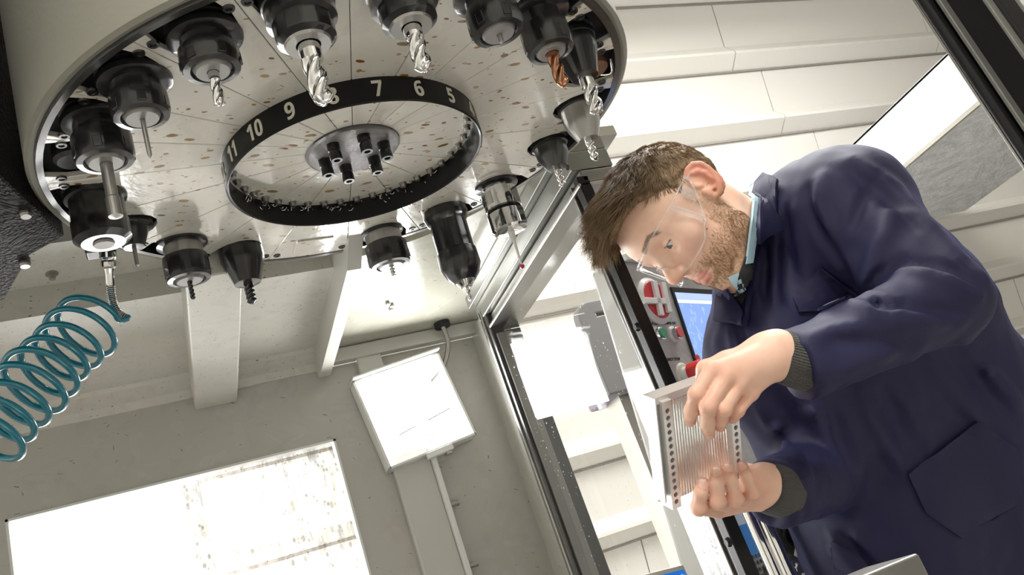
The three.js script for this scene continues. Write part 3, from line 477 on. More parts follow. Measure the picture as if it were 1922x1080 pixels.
// ---------------------------------------------------------------- control pendant
{
  const H = V(0.906, 0, -0.423).normalize(), N0 = V(0.423, 0, 0.906).normalize(), UP = V(0, 1, 0).addScaledVector(N0, 0.113).normalize(), N = H.clone().cross(UP).normalize();
  const O = at(1280, 620, 1.75), t = thing('control_pendant', 'light grey machine control panel with blue screen and round buttons', 'control panel', O);
  basisGroup(t, H, UP, N);
  const F = (px, py) => { const r = ray(px, py), o = V(0, EYE, 0), k = O.clone().sub(o).dot(N) / r.dot(N), p = o.addScaledVector(r, k).sub(O); return [p.dot(H), p.dot(UP)]; };
  const [xl, yt] = [F(1192, 560)[0], F(1200, 492)[1]], xr = F(1390, 620)[0], yb = F(1440, 1080)[1] - 0.12;
  const face = std('#ffffff', 0.45, 0.1, { map: rep(dataTex(256, (u, v) => { const a = 0.72 + 0.06 * tileNoise(u, v, 12, 6, 4); return [a, a * 0.995, a * 0.985].map(clampByte); }, true), 3) });
  part('front_panel', box(V(xl, yb, -0.03), V(xr, yt, 0), 0.006), face, t);
  part('rear_case', box(V(xl + 0.004, yb - 0.01, -0.09), V(xr + 0.01, yt + 0.012, -0.03), 0.01), M.white, t);
  part('top_trim', box(V(xl, yt - 0.002, -0.03), V(xr + 0.01, yt + 0.012, 0.012), 0.002), M.white, t);
  const disc = (x, y, r, z0, z1, n, m, par = t, bev = 0.15) => part(n, lathe([[0, z1], [r * (1 - bev), z1], [r, z1 - r * bev * 0.8], [r, z0]], 32).rotateX(Math.PI / 2).translate(x, y, 0), m, par);
  // emblem: white ring, red field, white slanted letter
  const [ex, ey] = F(1226, 566), er = (F(1250, 566)[0] - F(1202, 566)[0]) / 2 * 1.12;
  const em = disc(ex, ey, er, 0, 0.010, 'emblem', M.white);
  disc(ex, ey, er * 0.80, 0.009, 0.0112, 'red_field', std([0.62, 0.02, 0.035], 0.35), em, 0.02);
  const hb = (x0, x1, y0, y1, n) => { const s = new THREE.Shape([[x0 + y0 * 0.16, y0], [x1 + y0 * 0.16, y0], [x1 + y1 * 0.16, y1], [x0 + y1 * 0.16, y1]].map(([a, b]) => new THREE.Vector2(a * er, b * er))); part(n, new THREE.ExtrudeGeometry(s, { depth: 0.006, bevelEnabled: true, bevelSize: 0.0006, bevelThickness: 0.0006, bevelSegments: 1 }).translate(ex, ey, 0.011), M.white, em); };
  hb(-0.20, 0.06, -0.70, 0.74, 'letter_bar'); hb(0.40, 0.66, -0.56, 0.70, 'letter_bar'); hb(-1.02, 0.5, -0.22, 0.0, 'letter_bar');
  // lettering
  const word = (s, px, py, h) => { const [x, y] = F(px, py); const g = new TextGeometry(s, { font, size: h, depth: 0.0004, curveSegments: 3 }); g.computeBoundingBox(); g.translate(x - g.boundingBox.max.x / 2, y - h / 2, 0.0002); part('lettering', g, M.blackMatt, t); };
  word('POWER ON', 1222, 608, 0.0058); word('POWER OFF', 1257, 607, 0.0058); word('EMERGENCY STOP', 1256, 675, 0.0064); word('O', 1259.5, 615, 0.006);
  // push buttons
  for (const [px, py, c] of [[1236, 631, [0.02, 0.30, 0.14]], [1267, 630, [0.75, 0.07, 0.08]]]) {
    const [x, y] = F(px, py), b = disc(x - 0.008, y + 0.002, 0.0165, 0, 0.006, 'button_ring', M.white);
    disc(x - 0.006, y + 0.001, 0.0135, 0.004, 0.016, 'button_collar', M.chrome, b, 0.12); disc(x - 0.006, y + 0.001, 0.0115, 0.014, 0.0185, 'button_cap', std(c, 0.3, 0, { clearcoat: 0.5 }), b, 0.1);
  }
  { // emergency stop
    const [x, y] = F(1285, 706), b = disc(x, y, 0.0275, 0, 0.004, 'stop_base', std([0.75, 0.73, 0.6], 0.4));
    disc(x, y, 0.0165, 0.003, 0.020, 'stop_stem', M.white, b, 0.05); disc(x, y, 0.0205, 0.018, 0.046, 'stop_head', std([0.62, 0.03, 0.025], 0.25, 0, { clearcoat: 0.8 }), b, 0.22);
    for (const a of [0.6, 3.7]) part('stop_arrow', new THREE.TorusGeometry(0.013, 0.0016, 6, 14, 1.1).rotateZ(a).translate(x, y, 0.0455), M.white, b);
  }
  { // screen
    const [sx, sy] = F(1262, 548), sr = xr - 0.02, [, sb] = F(1320, 765), w = sr - sx;
    const b = part('screen_bezel', box(V(sx - 0.006, sb, -0.002), V(sr + 0.006, sy + 0.01, 0.004), 0.002), M.blackMatt, t);
    const tex = canvasTex(512, 512, (g, W, Hh) => {
      const r = rng(5); g.fillStyle = '#dfe5f3'; g.fillRect(0, 0, W, Hh); g.fillStyle = '#a9bfe8'; g.fillRect(0, 0, W, 34); g.fillStyle = '#7fa0e2'; g.fillRect(0, 50, W * 0.64, Hh * 0.62);
      for (let i = 0; i < 60; i++) { g.globalAlpha = 0.12 + r() * 0.15; g.fillStyle = '#e8eefc'; g.beginPath(); g.ellipse(r() * W * 0.62, 60 + r() * Hh * 0.55, 4 + r() * 20, 3 + r() * 9, r() * 3, 0, 7); g.fill(); }
      g.globalAlpha = 1; g.fillStyle = '#c9d3ea'; g.fillRect(0, Hh * 0.74, W, 8); g.fillStyle = '#8fb0ea'; g.fillRect(0, Hh * 0.78, W * 0.7, Hh * 0.2);
    });
    const sm = new THREE.MeshStandardMaterial({ color: 0x111111, roughness: 0.2, emissive: 0xffffff, emissiveMap: tex, emissiveIntensity: 0.95 });
    part('screen', new THREE.PlaneGeometry(w, sy - sb - 0.006).translate(sx + w / 2, (sy + sb) / 2, 0.0048), sm, t);
    const [rx, ry] = F(1306, 674); disc(rx, ry, 0.0085, 0.0045, 0.006, 'red_lamp', std([0.75, 0.08, 0.1], 0.4));
  }
  { // lower overlay and keys
    const [bx, by] = F(1412, 1012); part('blue_overlay', box(V(bx - 0.05, by - 0.035, 0), V(bx + 0.06, by + 0.03, 0.0015)), std([0.02, 0.25, 0.75], 0.4), t);
    part('pale_overlay', box(V(bx - 0.06, by + 0.03, 0), V(bx + 0.06, by + 0.13, 0.0012)), std([0.55, 0.65, 0.78], 0.4), t);
    const [kx, ky] = F(1412, 1052); for (let i = 0; i < 5; i++) for (let j = 0; j < 5; j++) part('key', box(V(kx - 0.012 + i * 0.0125, ky + 0.002 - j * 0.0125, 0), V(kx - 0.004 + i * 0.0125, ky + 0.009 - j * 0.0125, 0.003), 0.001), std([0.12, 0.12, 0.12], 0.5), t);
  }
  part('support_arm', cyl(V(xr - 0.2, yb, -0.1), V(xr - 0.2, yb - 0.45, -0.1), 0.05), M.white, t);
  part('support_foot', box(V(xr - 0.42, yb - 0.62, -0.3), V(xr + 0.02, yb - 0.44, 0.1), 0.02), M.white, t);
}
// round-shouldered case seen through the front glass
{
  const c = at(1158, 650, 2.7), t = thing('storage_case', 'grey round-cornered case with a slot handle seen through the front glass', 'case', V(c.x, c.y, c.z));
  const s = new THREE.Shape(); const w = 0.105, h = 0.15, r = 0.05; s.moveTo(-w, -h); s.lineTo(w, -h); s.lineTo(w, h - r); s.quadraticCurveTo(w, h, w - r, h); s.lineTo(-w + r, h); s.quadraticCurveTo(-w, h, -w, h - r); s.closePath();
  const hole = new THREE.Path(); hole.moveTo(-0.05, h - 0.055); hole.lineTo(0.05, h - 0.055); hole.lineTo(0.05, h - 0.035); hole.lineTo(-0.05, h - 0.035); hole.closePath(); s.holes.push(hole);
  part('case_front', metreUV(new THREE.ExtrudeGeometry(s, { depth: 0.03, bevelEnabled: true, bevelSize: 0.006, bevelThickness: 0.006, bevelSegments: 2 })), std([0.16, 0.155, 0.16], 0.6), t);
  part('case_body', box(V(-w + 0.01, -h, -0.16), V(w - 0.01, h - 0.09, 0.0), 0.01), std([0.2, 0.16, 0.24], 0.6), t);
  part('case_stand', box(V(-0.05, -c.y, -0.12), V(0.05, -h, -0.02)), M.dullSteel, t);
}
// ---------------------------------------------------------------- door pull tubes, bracket with bolts
{
  const P = (px, py, d) => at(px, py, d);
  const a = P(1400, 968, 1.42), t = thing('grab_rail', 'pair of upright chrome tubes below the lower sleeve', 'rail', V(a.x, 0, a.z));
  for (const [px, r] of [[1438, 0.010], [1462, 0.012]]) { const p = P(px, 1040, 1.42); part('chrome_tube', cyl(V(p.x - a.x, 0.0, p.z - a.z), V(p.x - a.x, p.y + 0.12, p.z - a.z), r), M.chrome, t); }
  part('tie_plate', box(V(-0.02, 0, -0.05), V(0.06, 0.02, 0.05), 0.004), M.blackMatt, t);
}
{
  const c = at(1500, 990, 1.52), t = thing('clamp_bracket', 'dark bracket with a hex nut and a pale round boss under the coat', 'bracket', V(c.x, c.y, c.z)); basisGroup(t, RIGHT, DOWN.clone().negate(), AHEAD.clone().negate());
  const u = 1.62 / 1600;
  part('boss', cyl(V(10 * u, 18 * u, 0), V(110 * u, 48 * u, -0.02), 0.036, 0.036, 36), M.white, t);
  part('bracket_plate', box(V(-45 * u, -110 * u, -0.03), V(16 * u, 42 * u, -0.004), 0.006), M.frameDark, t);
  part('bore_ring', new THREE.TorusGeometry(0.018, 0.006, 10, 24).translate(-8 * u, -12 * u, 0), M.black, t);
  part('back_boss', cyl(V(40 * u, -70 * u, -0.05), V(90 * u, -70 * u, 0.0), 0.075, 0.075, 32), M.sheetPlain, t);
  part('hex_nut', [cyl(V(-2 * u, -66 * u, -0.01), V(-2 * u, -66 * u, 0.014), 0.021, 0.021, 6), cyl(V(-2 * u, -66 * u, 0), V(-2 * u, -66 * u, 0.02), 0.011, 0.009, 16)], M.chrome, t);
  part('pedestal', box(V(-40 * u, -0.3, -0.08), V(20 * u, -90 * u, -0.02)), M.frameDark, t);
}
// ---------------------------------------------------------------- table and vice under the lens
struct('trim_1', box(V(-0.9, 0.82, -1.5), V(0.66, 0.9, -0.25), 0.006), M.dullSteel, 'machined steel work table below the vice', 'table');
{
  const a = at(1282, 1062, 0.80), t = thing('machine_vice', 'steel vice with a blue nameplate at the bottom edge', 'vice', V(a.x, 0.9, a.z));
  const L = (px, py, d) => at(px, py, d).sub(t.position);
  const p1 = L(1281, 1060, 0.80), p0 = L(1190, 1083, 0.78), H = p1.clone().sub(p0).normalize(), dn = L(1288, 1090, 0.79).sub(p1).normalize(), Nn = H.clone().cross(dn.clone().negate()).normalize(), U = Nn.clone().cross(H);
  const g = new THREE.Group(); g.name = 'nameplate'; g.position.copy(p1); basisGroup(g, H, U, Nn); t.add(g);
  part('steel_edge', box(V(-0.10, -0.06, -0.006), V(0.001, 0.0, -0.001), 0.0005), M.steel, g);
  part('blue_field', box(V(-0.038, -0.056, -0.002), V(-0.001, -0.0045, 0.0)), std([0.0, 0.13, 0.55], 0.35), g);
  part('white_letter', box(V(-0.017, -0.03, 0), V(-0.0085, -0.013, 0.0004)), M.white, g);
  const rg = new TextGeometry('®', { font, size: 0.004, depth: 0.0003, curveSegments: 4 }); part('registered_mark', rg.translate(-0.0075, -0.0125, 0.0), std([0.3, 0.6, 0.9], 0.4), g);
  const j = L(1635, 1066, 0.75);
  part('jaw', box(V(j.x - 0.05, 0.0, j.z - 0.03), V(j.x + 0.02, j.y, j.z + 0.04), 0.003), M.dullSteel, t);
  part('vice_body', box(V(-0.12, 0.0, -0.05), V(0.14, 0.12, 0.07), 0.006), M.dullSteel, t);
}
// droplets clinging to the front glass
{
  const r = rng(123), n = 900, m = new THREE.InstancedMesh(new THREE.SphereGeometry(1, 6, 4), std([0.85, 0.85, 0.85], 0.15, 0), n), mt = new THREE.Matrix4();
  for (let i = 0; i < n; i++) { const s = 0.0005 + r() * r() * 0.0012; mt.makeScale(s * 0.4, s * (1 + r()), s); mt.setPosition(XF + 0.002, YC - 0.13 - r() * 1.0, -1.68 + r() * 0.52); m.setMatrixAt(i, mt); }
  m.name = 'water_droplets'; m.userData = { kind: 'stuff', label: 'coolant droplets clinging to the front glass', category: 'droplets' }; scene.add(m);
}
// ---------------------------------------------------------------- distance-field tools
function surfaceNets(sdf, lo, hi, h) {
  const nx = Math.ceil((hi.x - lo.x) / h) + 1, ny = Math.ceil((hi.y - lo.y) / h) + 1, nz = Math.ceil((hi.z - lo.z) / h) + 1, S = 4;
  const f = new Float32Array(nx * ny * nz), id = (i, j, k) => (k * ny + j) * nx + i;
  for (let k = 0; k < nz; k += S) for (let j = 0; j < ny; j += S) for (let i = 0; i < nx; i += S) {
    const c = sdf(lo.x + (i + 1.5) * h, lo.y + (j + 1.5) * h, lo.z + (k + 1.5) * h), far = Math.abs(c) > h * 8;
    for (let c3 = k; c3 < Math.min(nz, k + S); c3++) for (let b = j; b < Math.min(ny, j + S); b++) for (let a = i; a < Math.min(nx, i + S); a++) f[id(a, b, c3)] = far ? c : sdf(lo.x + a * h, lo.y + b * h, lo.z + c3 * h);
  }
  const vid = new Int32Array(nx * ny * nz).fill(-1), pos = [], idx = [];
  const E = [[0, 1], [2, 3], [4, 5], [6, 7], [0, 2], [1, 3], [4, 6], [5, 7], [0, 4], [1, 5], [2, 6], [3, 7]];
  for (let k = 0; k < nz - 1; k++) for (let j = 0; j < ny - 1; j++) for (let i = 0; i < nx - 1; i++) {
    const g = []; let m = 0; for (let c = 0; c < 8; c++) { const v = f[id(i + (c & 1), j + (c >> 1 & 1), k + (c >> 2))]; g.push(v); if (v < 0) m |= 1 << c; }
    if (m === 0 || m === 255) continue;
    let x = 0, y = 0, z = 0, n = 0;
    for (const [a, b] of E) if ((g[a] < 0) !== (g[b] < 0)) { const t = g[a] / (g[a] - g[b]); x += (a & 1) + t * ((b & 1) - (a & 1)); y += (a >> 1 & 1) + t * ((b >> 1 & 1) - (a >> 1 & 1)); z += (a >> 2) + t * ((b >> 2) - (a >> 2)); n++; }
    vid[id(i, j, k)] = pos.length / 3; pos.push(lo.x + (i + x / n) * h, lo.y + (j + y / n) * h, lo.z + (k + z / n) * h);
  }
  const quad = (a, b, c, d, flip) => { if (a < 0 || b < 0 || c < 0 || d < 0) return; flip ? idx.push(a, c, b, a, d, c) : idx.push(a, b, c, a, c, d); };
  for (let k = 1; k < nz - 1; k++) for (let j = 1; j < ny - 1; j++) for (let i = 1; i < nx - 1; i++) {
    const v = f[id(i, j, k)] < 0;
    if (v !== (f[id(i + 1, j, k)] < 0)) quad(vid[id(i, j - 1, k - 1)], vid[id(i, j, k - 1)], vid[id(i, j, k)], vid[id(i, j - 1, k)], !v);
    if (v !== (f[id(i, j + 1, k)] < 0)) quad(vid[id(i - 1, j, k - 1)], vid[id(i - 1, j, k)], vid[id(i, j, k)], vid[id(i, j, k - 1)], !v);
    if (v !== (f[id(i, j, k + 1)] < 0)) quad(vid[id(i - 1, j - 1, k)], vid[id(i, j - 1, k)], vid[id(i, j, k)], vid[id(i - 1, j, k)], !v);
  }
  const geo = new THREE.BufferGeometry(); geo.setAttribute('position', new THREE.Float32BufferAttribute(pos, 3)); geo.setIndex(idx); geo.computeVertexNormals(); return geo;
}
const smin = (a, b, k) => { const h = Math.max(k - Math.abs(a - b), 0) / k; return Math.min(a, b) - h * h * k * 0.25; };
const smax = (a, b, k) => -smin(-a, -b, k);
const ell = (x, y, z, cx, cy, cz, rx, ry, rz) => { x -= cx; y -= cy; z -= cz; const k0 = Math.hypot(x / rx, y / ry, z / rz), k1 = Math.hypot(x / rx / rx, y / ry / ry, z / rz / rz); return k1 < 1e-9 ? -Math.min(rx, ry, rz) : k0 * (k0 - 1) / k1; };
const sph = (x, y, z, cx, cy, cz, r) => Math.hypot(x - cx, y - cy, z - cz) - r;
const cone = (x, y, z, a, b) => { // tapered capsule a=[x,y,z,r]
  const dx = b[0] - a[0], dy = b[1] - a[1], dz = b[2] - a[2], px = x - a[0], py = y - a[1], pz = z - a[2];
  const t = Math.min(1, Math.max(0, (px * dx + py * dy + pz * dz) / (dx * dx + dy * dy + dz * dz + 1e-12)));
  return Math.hypot(px - dx * t, py - dy * t, pz - dz * t) - (a[3] + (b[3] - a[3]) * t);
};
const pt = (px, py, d, r) => { const p = at(px, py, d); return [p.x, p.y, p.z, r]; };
function march(sdf, px, py, t0 = 0.75, t1 = 2.1) {
  const r = ray(px, py), L = r.length(); let t = t0, best = 1e9, bt = t0;
  for (let i = 0; i < 160 && t < t1; i++) { const d = sdf(r.x * t, r.y * t + EYE, r.z * t); if (d < best) { best = d; bt = t; } if (d < 0.0006) break; t += Math.max(0.0006, d * 0.8) / L; }
  return V(r.x * bt, r.y * bt + EYE, r.z * bt);
}
const gradOf = (sdf, p, e = 0.003) => V(sdf(p.x + e, p.y, p.z) - sdf(p.x - e, p.y, p.z), sdf(p.x, p.y + e, p.z) - sdf(p.x, p.y - e, p.z), sdf(p.x, p.y, p.z + e) - sdf(p.x, p.y, p.z - e)).normalize();

// ---------------------------------------------------------------- head frame
const camV = (x, y, z) => RIGHT.clone().multiplyScalar(x).addScaledVector(DOWN, y).addScaledVector(AHEAD, z);
const HEAD = (() => {
  const th = 0.436, ph = 0.17, c = Math.cos(th), s = Math.sin(th);
  const F = camV(-0.49 * c, 0.872 * c, -s).normalize(), D0 = camV(0.872, 0.49, 0).normalize();
  const D = D0.clone().addScaledVector(F, -D0.dot(F)).normalize(), L = D.clone().negate().cross(F).normalize();
  const Dn = D.clone().multiplyScalar(Math.cos(ph)).addScaledVector(L, Math.sin(ph)), up = Dn.clone().negate(), left = up.clone().cross(F).normalize();
  const o = at(1297, 408, 1.28), k = 0.965;
  const m = new THREE.Matrix4().makeBasis(left.clone().multiplyScalar(k), up.clone().multiplyScalar(k), F.clone().multiplyScalar(k)).setPosition(o);
  return { m, inv: m.clone().invert(), k, F, up, left, o };
})();
const HI = HEAD.inv.elements;
const toHead = (x, y, z) => [HI[0] * x + HI[4] * y + HI[8] * z + HI[12], HI[1] * x + HI[5] * y + HI[9] * z + HI[13], HI[2] * x + HI[6] * y + HI[10] * z + HI[14]];
const fromHead = (x, y, z) => V(x, y, z).applyMatrix4(HEAD.m);
// ear outline in its own plane (w back, v up)
const earP = (w, v, o = 0) => { const ct = Math.cos(0.2), st = Math.sin(0.2), y = v * ct + w * st * 0 - 0, z = -0.012 - w * ct - v * st; return [0.0735 + (w + 0.013) * 0.55 + o, y + 0.003, z]; };
const HELIX = [[-0.008, 0.003], [-0.013, 0.014], [-0.009, 0.026], [0.001, 0.0325], [0.011, 0.029], [0.0175, 0.018], [0.018, 0.005], [0.014, -0.008], [0.008, -0.019], [0.000, -0.0265], [-0.008, -0.0235], [-0.0105, -0.014]].map(([w, v]) => earP(w, v));
const ANTI = [[-0.001, 0.024], [0.006, 0.017], [0.0095, 0.006], [0.007, -0.006], [0.001, -0.0135], [-0.005, -0.0125]].map(([w, v]) => earP(w, v, 0.001));
const EARC = earP(0.002, 0.002, -0.004);
function sdCranium(x, y, z) { let d = ell(x, y, z, 0, 0.047, -0.004, 0.0755, 0.088, 0.0985); return smin(d, ell(x, y, z, 0, 0.034, 0.045, 0.058, 0.06, 0.05), 0.03); }
function sdFace(x0, y, z) {
  const x = Math.abs(x0);
  let d = sdCranium(x, y, z);
  d = smin(d, ell(x, y, z, 0, -0.02, 0.046, 0.056, 0.066, 0.045), 0.025);
  d = smin(d, ell(x, y, z, 0, -0.055, 0.03, 0.047, 0.04, 0.045), 0.02);
  d = smin(d, cone(x, y, z, [0.056, -0.012, 0.0, 0.016], [0.05, -0.066, 0.016, 0.0145]), 0.02);
  d = smin(d, cone(x, y, z, [0.05, -0.066, 0.016, 0.0145], [0.018, -0.097, 0.066, 0.015]), 0.02);
  d = smin(d, sph(x, y, z, 0, -0.096, 0.072, 0.018), 0.02);
  d = smin(d, ell(x, y, z, 0, -0.056, 0.067, 0.031, 0.032, 0.026), 0.02);
  d = smin(d, ell(x, y, z, 0.047, -0.01, 0.056, 0.018, 0.015, 0.018), 0.025);
  d = smin(d, cone(x, y, z, [0.010, 0.034, 0.085, 0.0095], [0.046, 0.033, 0.071, 0.0095]), 0.014);
  d = smax(d, -sph(x, y, z, 0.033, 0.012, 0.099, 0.0175), 0.012);
  // eyes: ball, heavy upper lid, lower lid
  const ball = sph(x, y, z, 0.0315, 0.012, 0.0745, 0.0115);
  d = smin(d, ball, 0.002);
  const lid = sph(x, y, z, 0.0315, 0.012, 0.0745, 0.0139);
  d = smin(d, smax(lid, (0.0148 + (x - 0.0315) * -0.12) - y, 0.001), 0.003);
  d = smin(d, smax(lid, y - 0.0050, 0.001), 0.004);
  // nose
  d = smin(d, cone(x, y, z, [0, 0.022, 0.084, 0.0088], [0, -0.013, 0.1105, 0.0098]), 0.010);
  d = smin(d, ell(x, y, z, 0, -0.016, 0.1105, 0.0118, 0.0105, 0.011), 0.007);
  d = smin(d, ell(x, y, z, 0.0118, -0.0205, 0.1005, 0.0075, 0.0078, 0.0105), 0.006);
  d = smax(d, -ell(x, y, z, 0.0062, -0.0282, 0.1035, 0.0034, 0.0042, 0.0065), 0.002);
  // lips
  d = smin(d, cone(x, y, z, [0, -0.0492, 0.0935, 0.0038], [0.021, -0.0545, 0.0845, 0.0024]), 0.005);
  d = smin(d, cone(x, y, z, [0, -0.0602, 0.0925, 0.0046], [0.018, -0.0580, 0.0855, 0.0026]), 0.005);
  d = smax(d, -cone(x, y, z, [0, -0.0546, 0.1005, 0.0015], [0.025, -0.0568, 0.0865, 0.0012]), 0.0025);
  d = smax(d, -sph(x, y, z, 0, -0.0735, 0.1005, 0.0095), 0.012);
  // ear
  if (x > 0.05) {
    let e = 1; for (let i = 0; i + 1 < HELIX.length; i++) { const r = i > 7 ? 0.0052 : 0.0036; e = Math.min(e, cone(x, y, z, [...HELIX[i], r], [...HELIX[i + 1], i + 1 > 7 ? 0.0052 : 0.0036])); }
    for (let i = 0; i + 1 < ANTI.length; i++) e = smin(e, cone(x, y, z, [...ANTI[i], 0.0028], [...ANTI[i + 1], 0.003]), 0.003);
    const q = [x - EARC[0], y - EARC[1], z - EARC[2]], nrm = (q[0] - (-q[2] * 0.55)) / 1.14, plate = Math.max(Math.hypot(q[1] / 0.030, q[2] / 0.0175) - 1, 0) * 0.02 + Math.abs(nrm) - 0.0022;
    e = smin(e, plate, 0.004); e = smax(e, -ell(x, y, z, 0.0855, -0.002, -0.010, 0.0085, 0.0085, 0.0065), 0.004);
    e = smin(e, ell(x, y, z, 0.0755, -0.006, 0.0015, 0.005, 0.008, 0.0045), 0.004);
    d = smin(d, e, 0.005);
  }
  return d;
}
const NB = at(1408, 452, 1.335), NECK = [[0, -0.028, -0.028, 0.056], [0, -0.02, -0.02, 0.05]];
const nA = fromHead(0, -0.035, -0.024), nF = fromHead(0, -0.06, 0.01);
const neckA = [nA.x, nA.y, nA.z, 0.047], neckB = [NB.x, NB.y, NB.z, 0.056], neckC = [nF.x, nF.y, nF.z, 0.04], NB2 = at(1400, 480, 1.33), neckD = [NB2.x, NB2.y, NB2.z, 0.044];
function sdHeadWorld(x, y, z) { const h = toHead(x, y, z); let d = sdFace(h[0], h[1], h[2]) * HEAD.k; d = smin(d, cone(x, y, z, neckA, neckB), 0.025); d = smin(d, cone(x, y, z, neckC, neckD), 0.03); return d; }

// ---------------------------------------------------------------- hands
const LH = { wrist: pt(1457, 666, 1.048, 0.0240), fore: pt(1512, 682, 1.062, 0.0235),
  fingers: [[pt(1337, 694, 1.016, 0.0112), pt(1307, 741, 1.004, 0.0098), pt(1297, 772, 1.016, 0.0088), pt(1295, 790, 1.030, 0.0080)],
    [pt(1362, 707, 1.012, 0.0115), pt(1329, 764, 0.996, 0.0102), pt(1327, 796, 1.012, 0.0090), pt(1331, 814, 1.030, 0.0080)],
    [pt(1386, 722, 1.016, 0.0110), pt(1358, 769, 1.000, 0.0098), pt(1353, 790, 1.020, 0.0086), pt(1352, 800, 1.036, 0.0078)],
    [pt(1409, 738, 1.026, 0.0102), pt(1383, 771, 1.014, 0.0088), pt(1377, 781, 1.032, 0.0078), pt(1374, 786, 1.048, 0.0070)]],
  thumb: [pt(1432, 664, 1.062, 0.020), pt(1365, 682, 1.060, 0.0145), pt(1325, 693, 1.056, 0.0115), pt(1318, 726, 1.072, 0.010), pt(1322, 748, 1.085, 0.0085)],
  nails: [[1294.5, 795, 1.027], [1331, 819, 1.026]] };
const RH = { wrist: pt(1434, 914, 1.112, 0.0240), fore: pt(1474, 924, 1.145, 0.0235),
  fingers: [[pt(1346, 958, 1.108, 0.0115), pt(1312, 954, 1.052, 0.0098), pt(1315, 926, 1.046, 0.0090), pt(1319, 908, 1.052, 0.0084)],
    [pt(1368, 948, 1.106, 0.0118), pt(1347, 942, 1.048, 0.0102), pt(1345, 908, 1.046, 0.0092), pt(1345, 886, 1.056, 0.0086)],
    [pt(1392, 940, 1.104, 0.0115), pt(1380, 937, 1.052, 0.0100), pt(1371, 902, 1.050, 0.0090), pt(1366, 880, 1.062, 0.0084)],
    [pt(1415, 932, 1.106, 0.0105), pt(1412, 926, 1.068, 0.0092), pt(1400, 894, 1.060, 0.0082), pt(1394, 876, 1.070, 0.0074)]],
  thumb: [pt(1430, 908, 1.135, 0.016), pt(1408, 892, 1.155, 0.013), pt(1385, 880, 1.160, 0.011), pt(1366, 872, 1.155, 0.0095)],
  nails: [[1319, 909, 1.044], [1345.5, 886, 1.047], [1366.5, 880, 1.054], [1393, 875, 1.062]] };
function sdHand(H) {
  return (x, y, z) => {
    let palm = 1; for (const f of H.fingers) palm = smin(palm, cone(x, y, z, [H.wrist[0], H.wrist[1], H.wrist[2], 0.021], [f[0][0], f[0][1], f[0][2], f[0][3] * 0.92]), 0.013);
    for (let i = 0; i < 3; i++) palm = smin(palm, cone(x, y, z, [...H.fingers[i][0].slice(0, 3), 0.0082], [...H.fingers[i + 1][0].slice(0, 3), 0.0082]), 0.007);
    palm = smin(palm, cone(x, y, z, H.fore, H.wrist), 0.02);
    palm = smin(palm, cone(x, y, z, H.wrist, H.thumb[0]), 0.015); palm = smin(palm, cone(x, y, z, H.thumb[0], H.thumb[1]), 0.014);
    let th = cone(x, y, z, H.thumb[1], H.thumb[2]); for (let i = 2; i + 1 < H.thumb.length; i++) th = smin(th, cone(x, y, z, H.thumb[i], H.thumb[i + 1]), 0.004);
    let d = smin(palm, th, 0.008), fs = 1;
    for (const f of H.fingers) {
      let e = 1; for (let i = 0; i < 3; i++) { const a = f[i], b = f[i + 1], m = [(a[0] + b[0]) / 2, (a[1] + b[1]) / 2, (a[2] + b[2]) / 2, (a[3] + b[3]) / 2 * 0.99]; e = smin(e, Math.min(cone(x, y, z, a, m), cone(x, y, z, m, b)), 0.004); }
      const k = f[1]; e = smin(e, sph(x, y, z, k[0], k[1], k[2], k[3] * 1.04), 0.004);
      fs = smin(fs, e, 0.0012); palm = palm;
      d = smin(d, Math.max(e, -1), 0.0001 + 0.0045 * Math.exp(-Math.pow(Math.hypot(x - f[0][0], y - f[0][1], z - f[0][2]) / 0.022, 2)));
    }
    return d;
  };
}
for (const H of [LH, RH]) for (const f of H.fingers) f.forEach((p, i) => { p[3] *= [0.90, 0.93, 0.95, 0.97][i]; });
const sdL = sdHand(LH), sdR = sdHand(RH);

// ---------------------------------------------------------------- coat
const axisOf = (a, b) => { const l = Math.hypot(b[0] - a[0], b[1] - a[1], b[2] - a[2]); return [(b[0] - a[0]) / l, (b[1] - a[1]) / l, (b[2] - a[2]) / l]; };
const SH = pt(1592, 398, 1.31, 0.086), EL = pt(1774, 562, 1.12, 0.056), CU = pt(1500, 688, 1.062, 0.0435), CU2 = pt(1494, 686, 1.058, 0.0435);
const RSH = pt(1500, 450, 1.62, 0.08), REL = pt(1585, 880, 1.40, 0.065), RCU = pt(1456, 925, 1.130, 0.046);
const chain = [pt(1515, 545, 1.42, 0.152), pt(1590, 740, 1.44, 0.158), pt(1660, 930, 1.44, 0.162), pt(1740, 1180, 1.44, 0.17)];
const back = [pt(1600, 440, 1.44, 0.11), pt(1690, 590, 1.45, 0.135), pt(1790, 770, 1.46, 0.142), pt(1860, 980, 1.46, 0.150), pt(1900, 1180, 1.46, 0.16)];
const trap = [pt(1462, 412, 1.37, 0.058), pt(1530, 400, 1.36, 0.078)];
const chest = [pt(1432, 560, 1.36, 0.07), pt(1440, 660, 1.33, 0.088), pt(1520, 820, 1.34, 0.09)];
const cutL = axisOf(EL, CU), cutR = axisOf(REL, RCU);
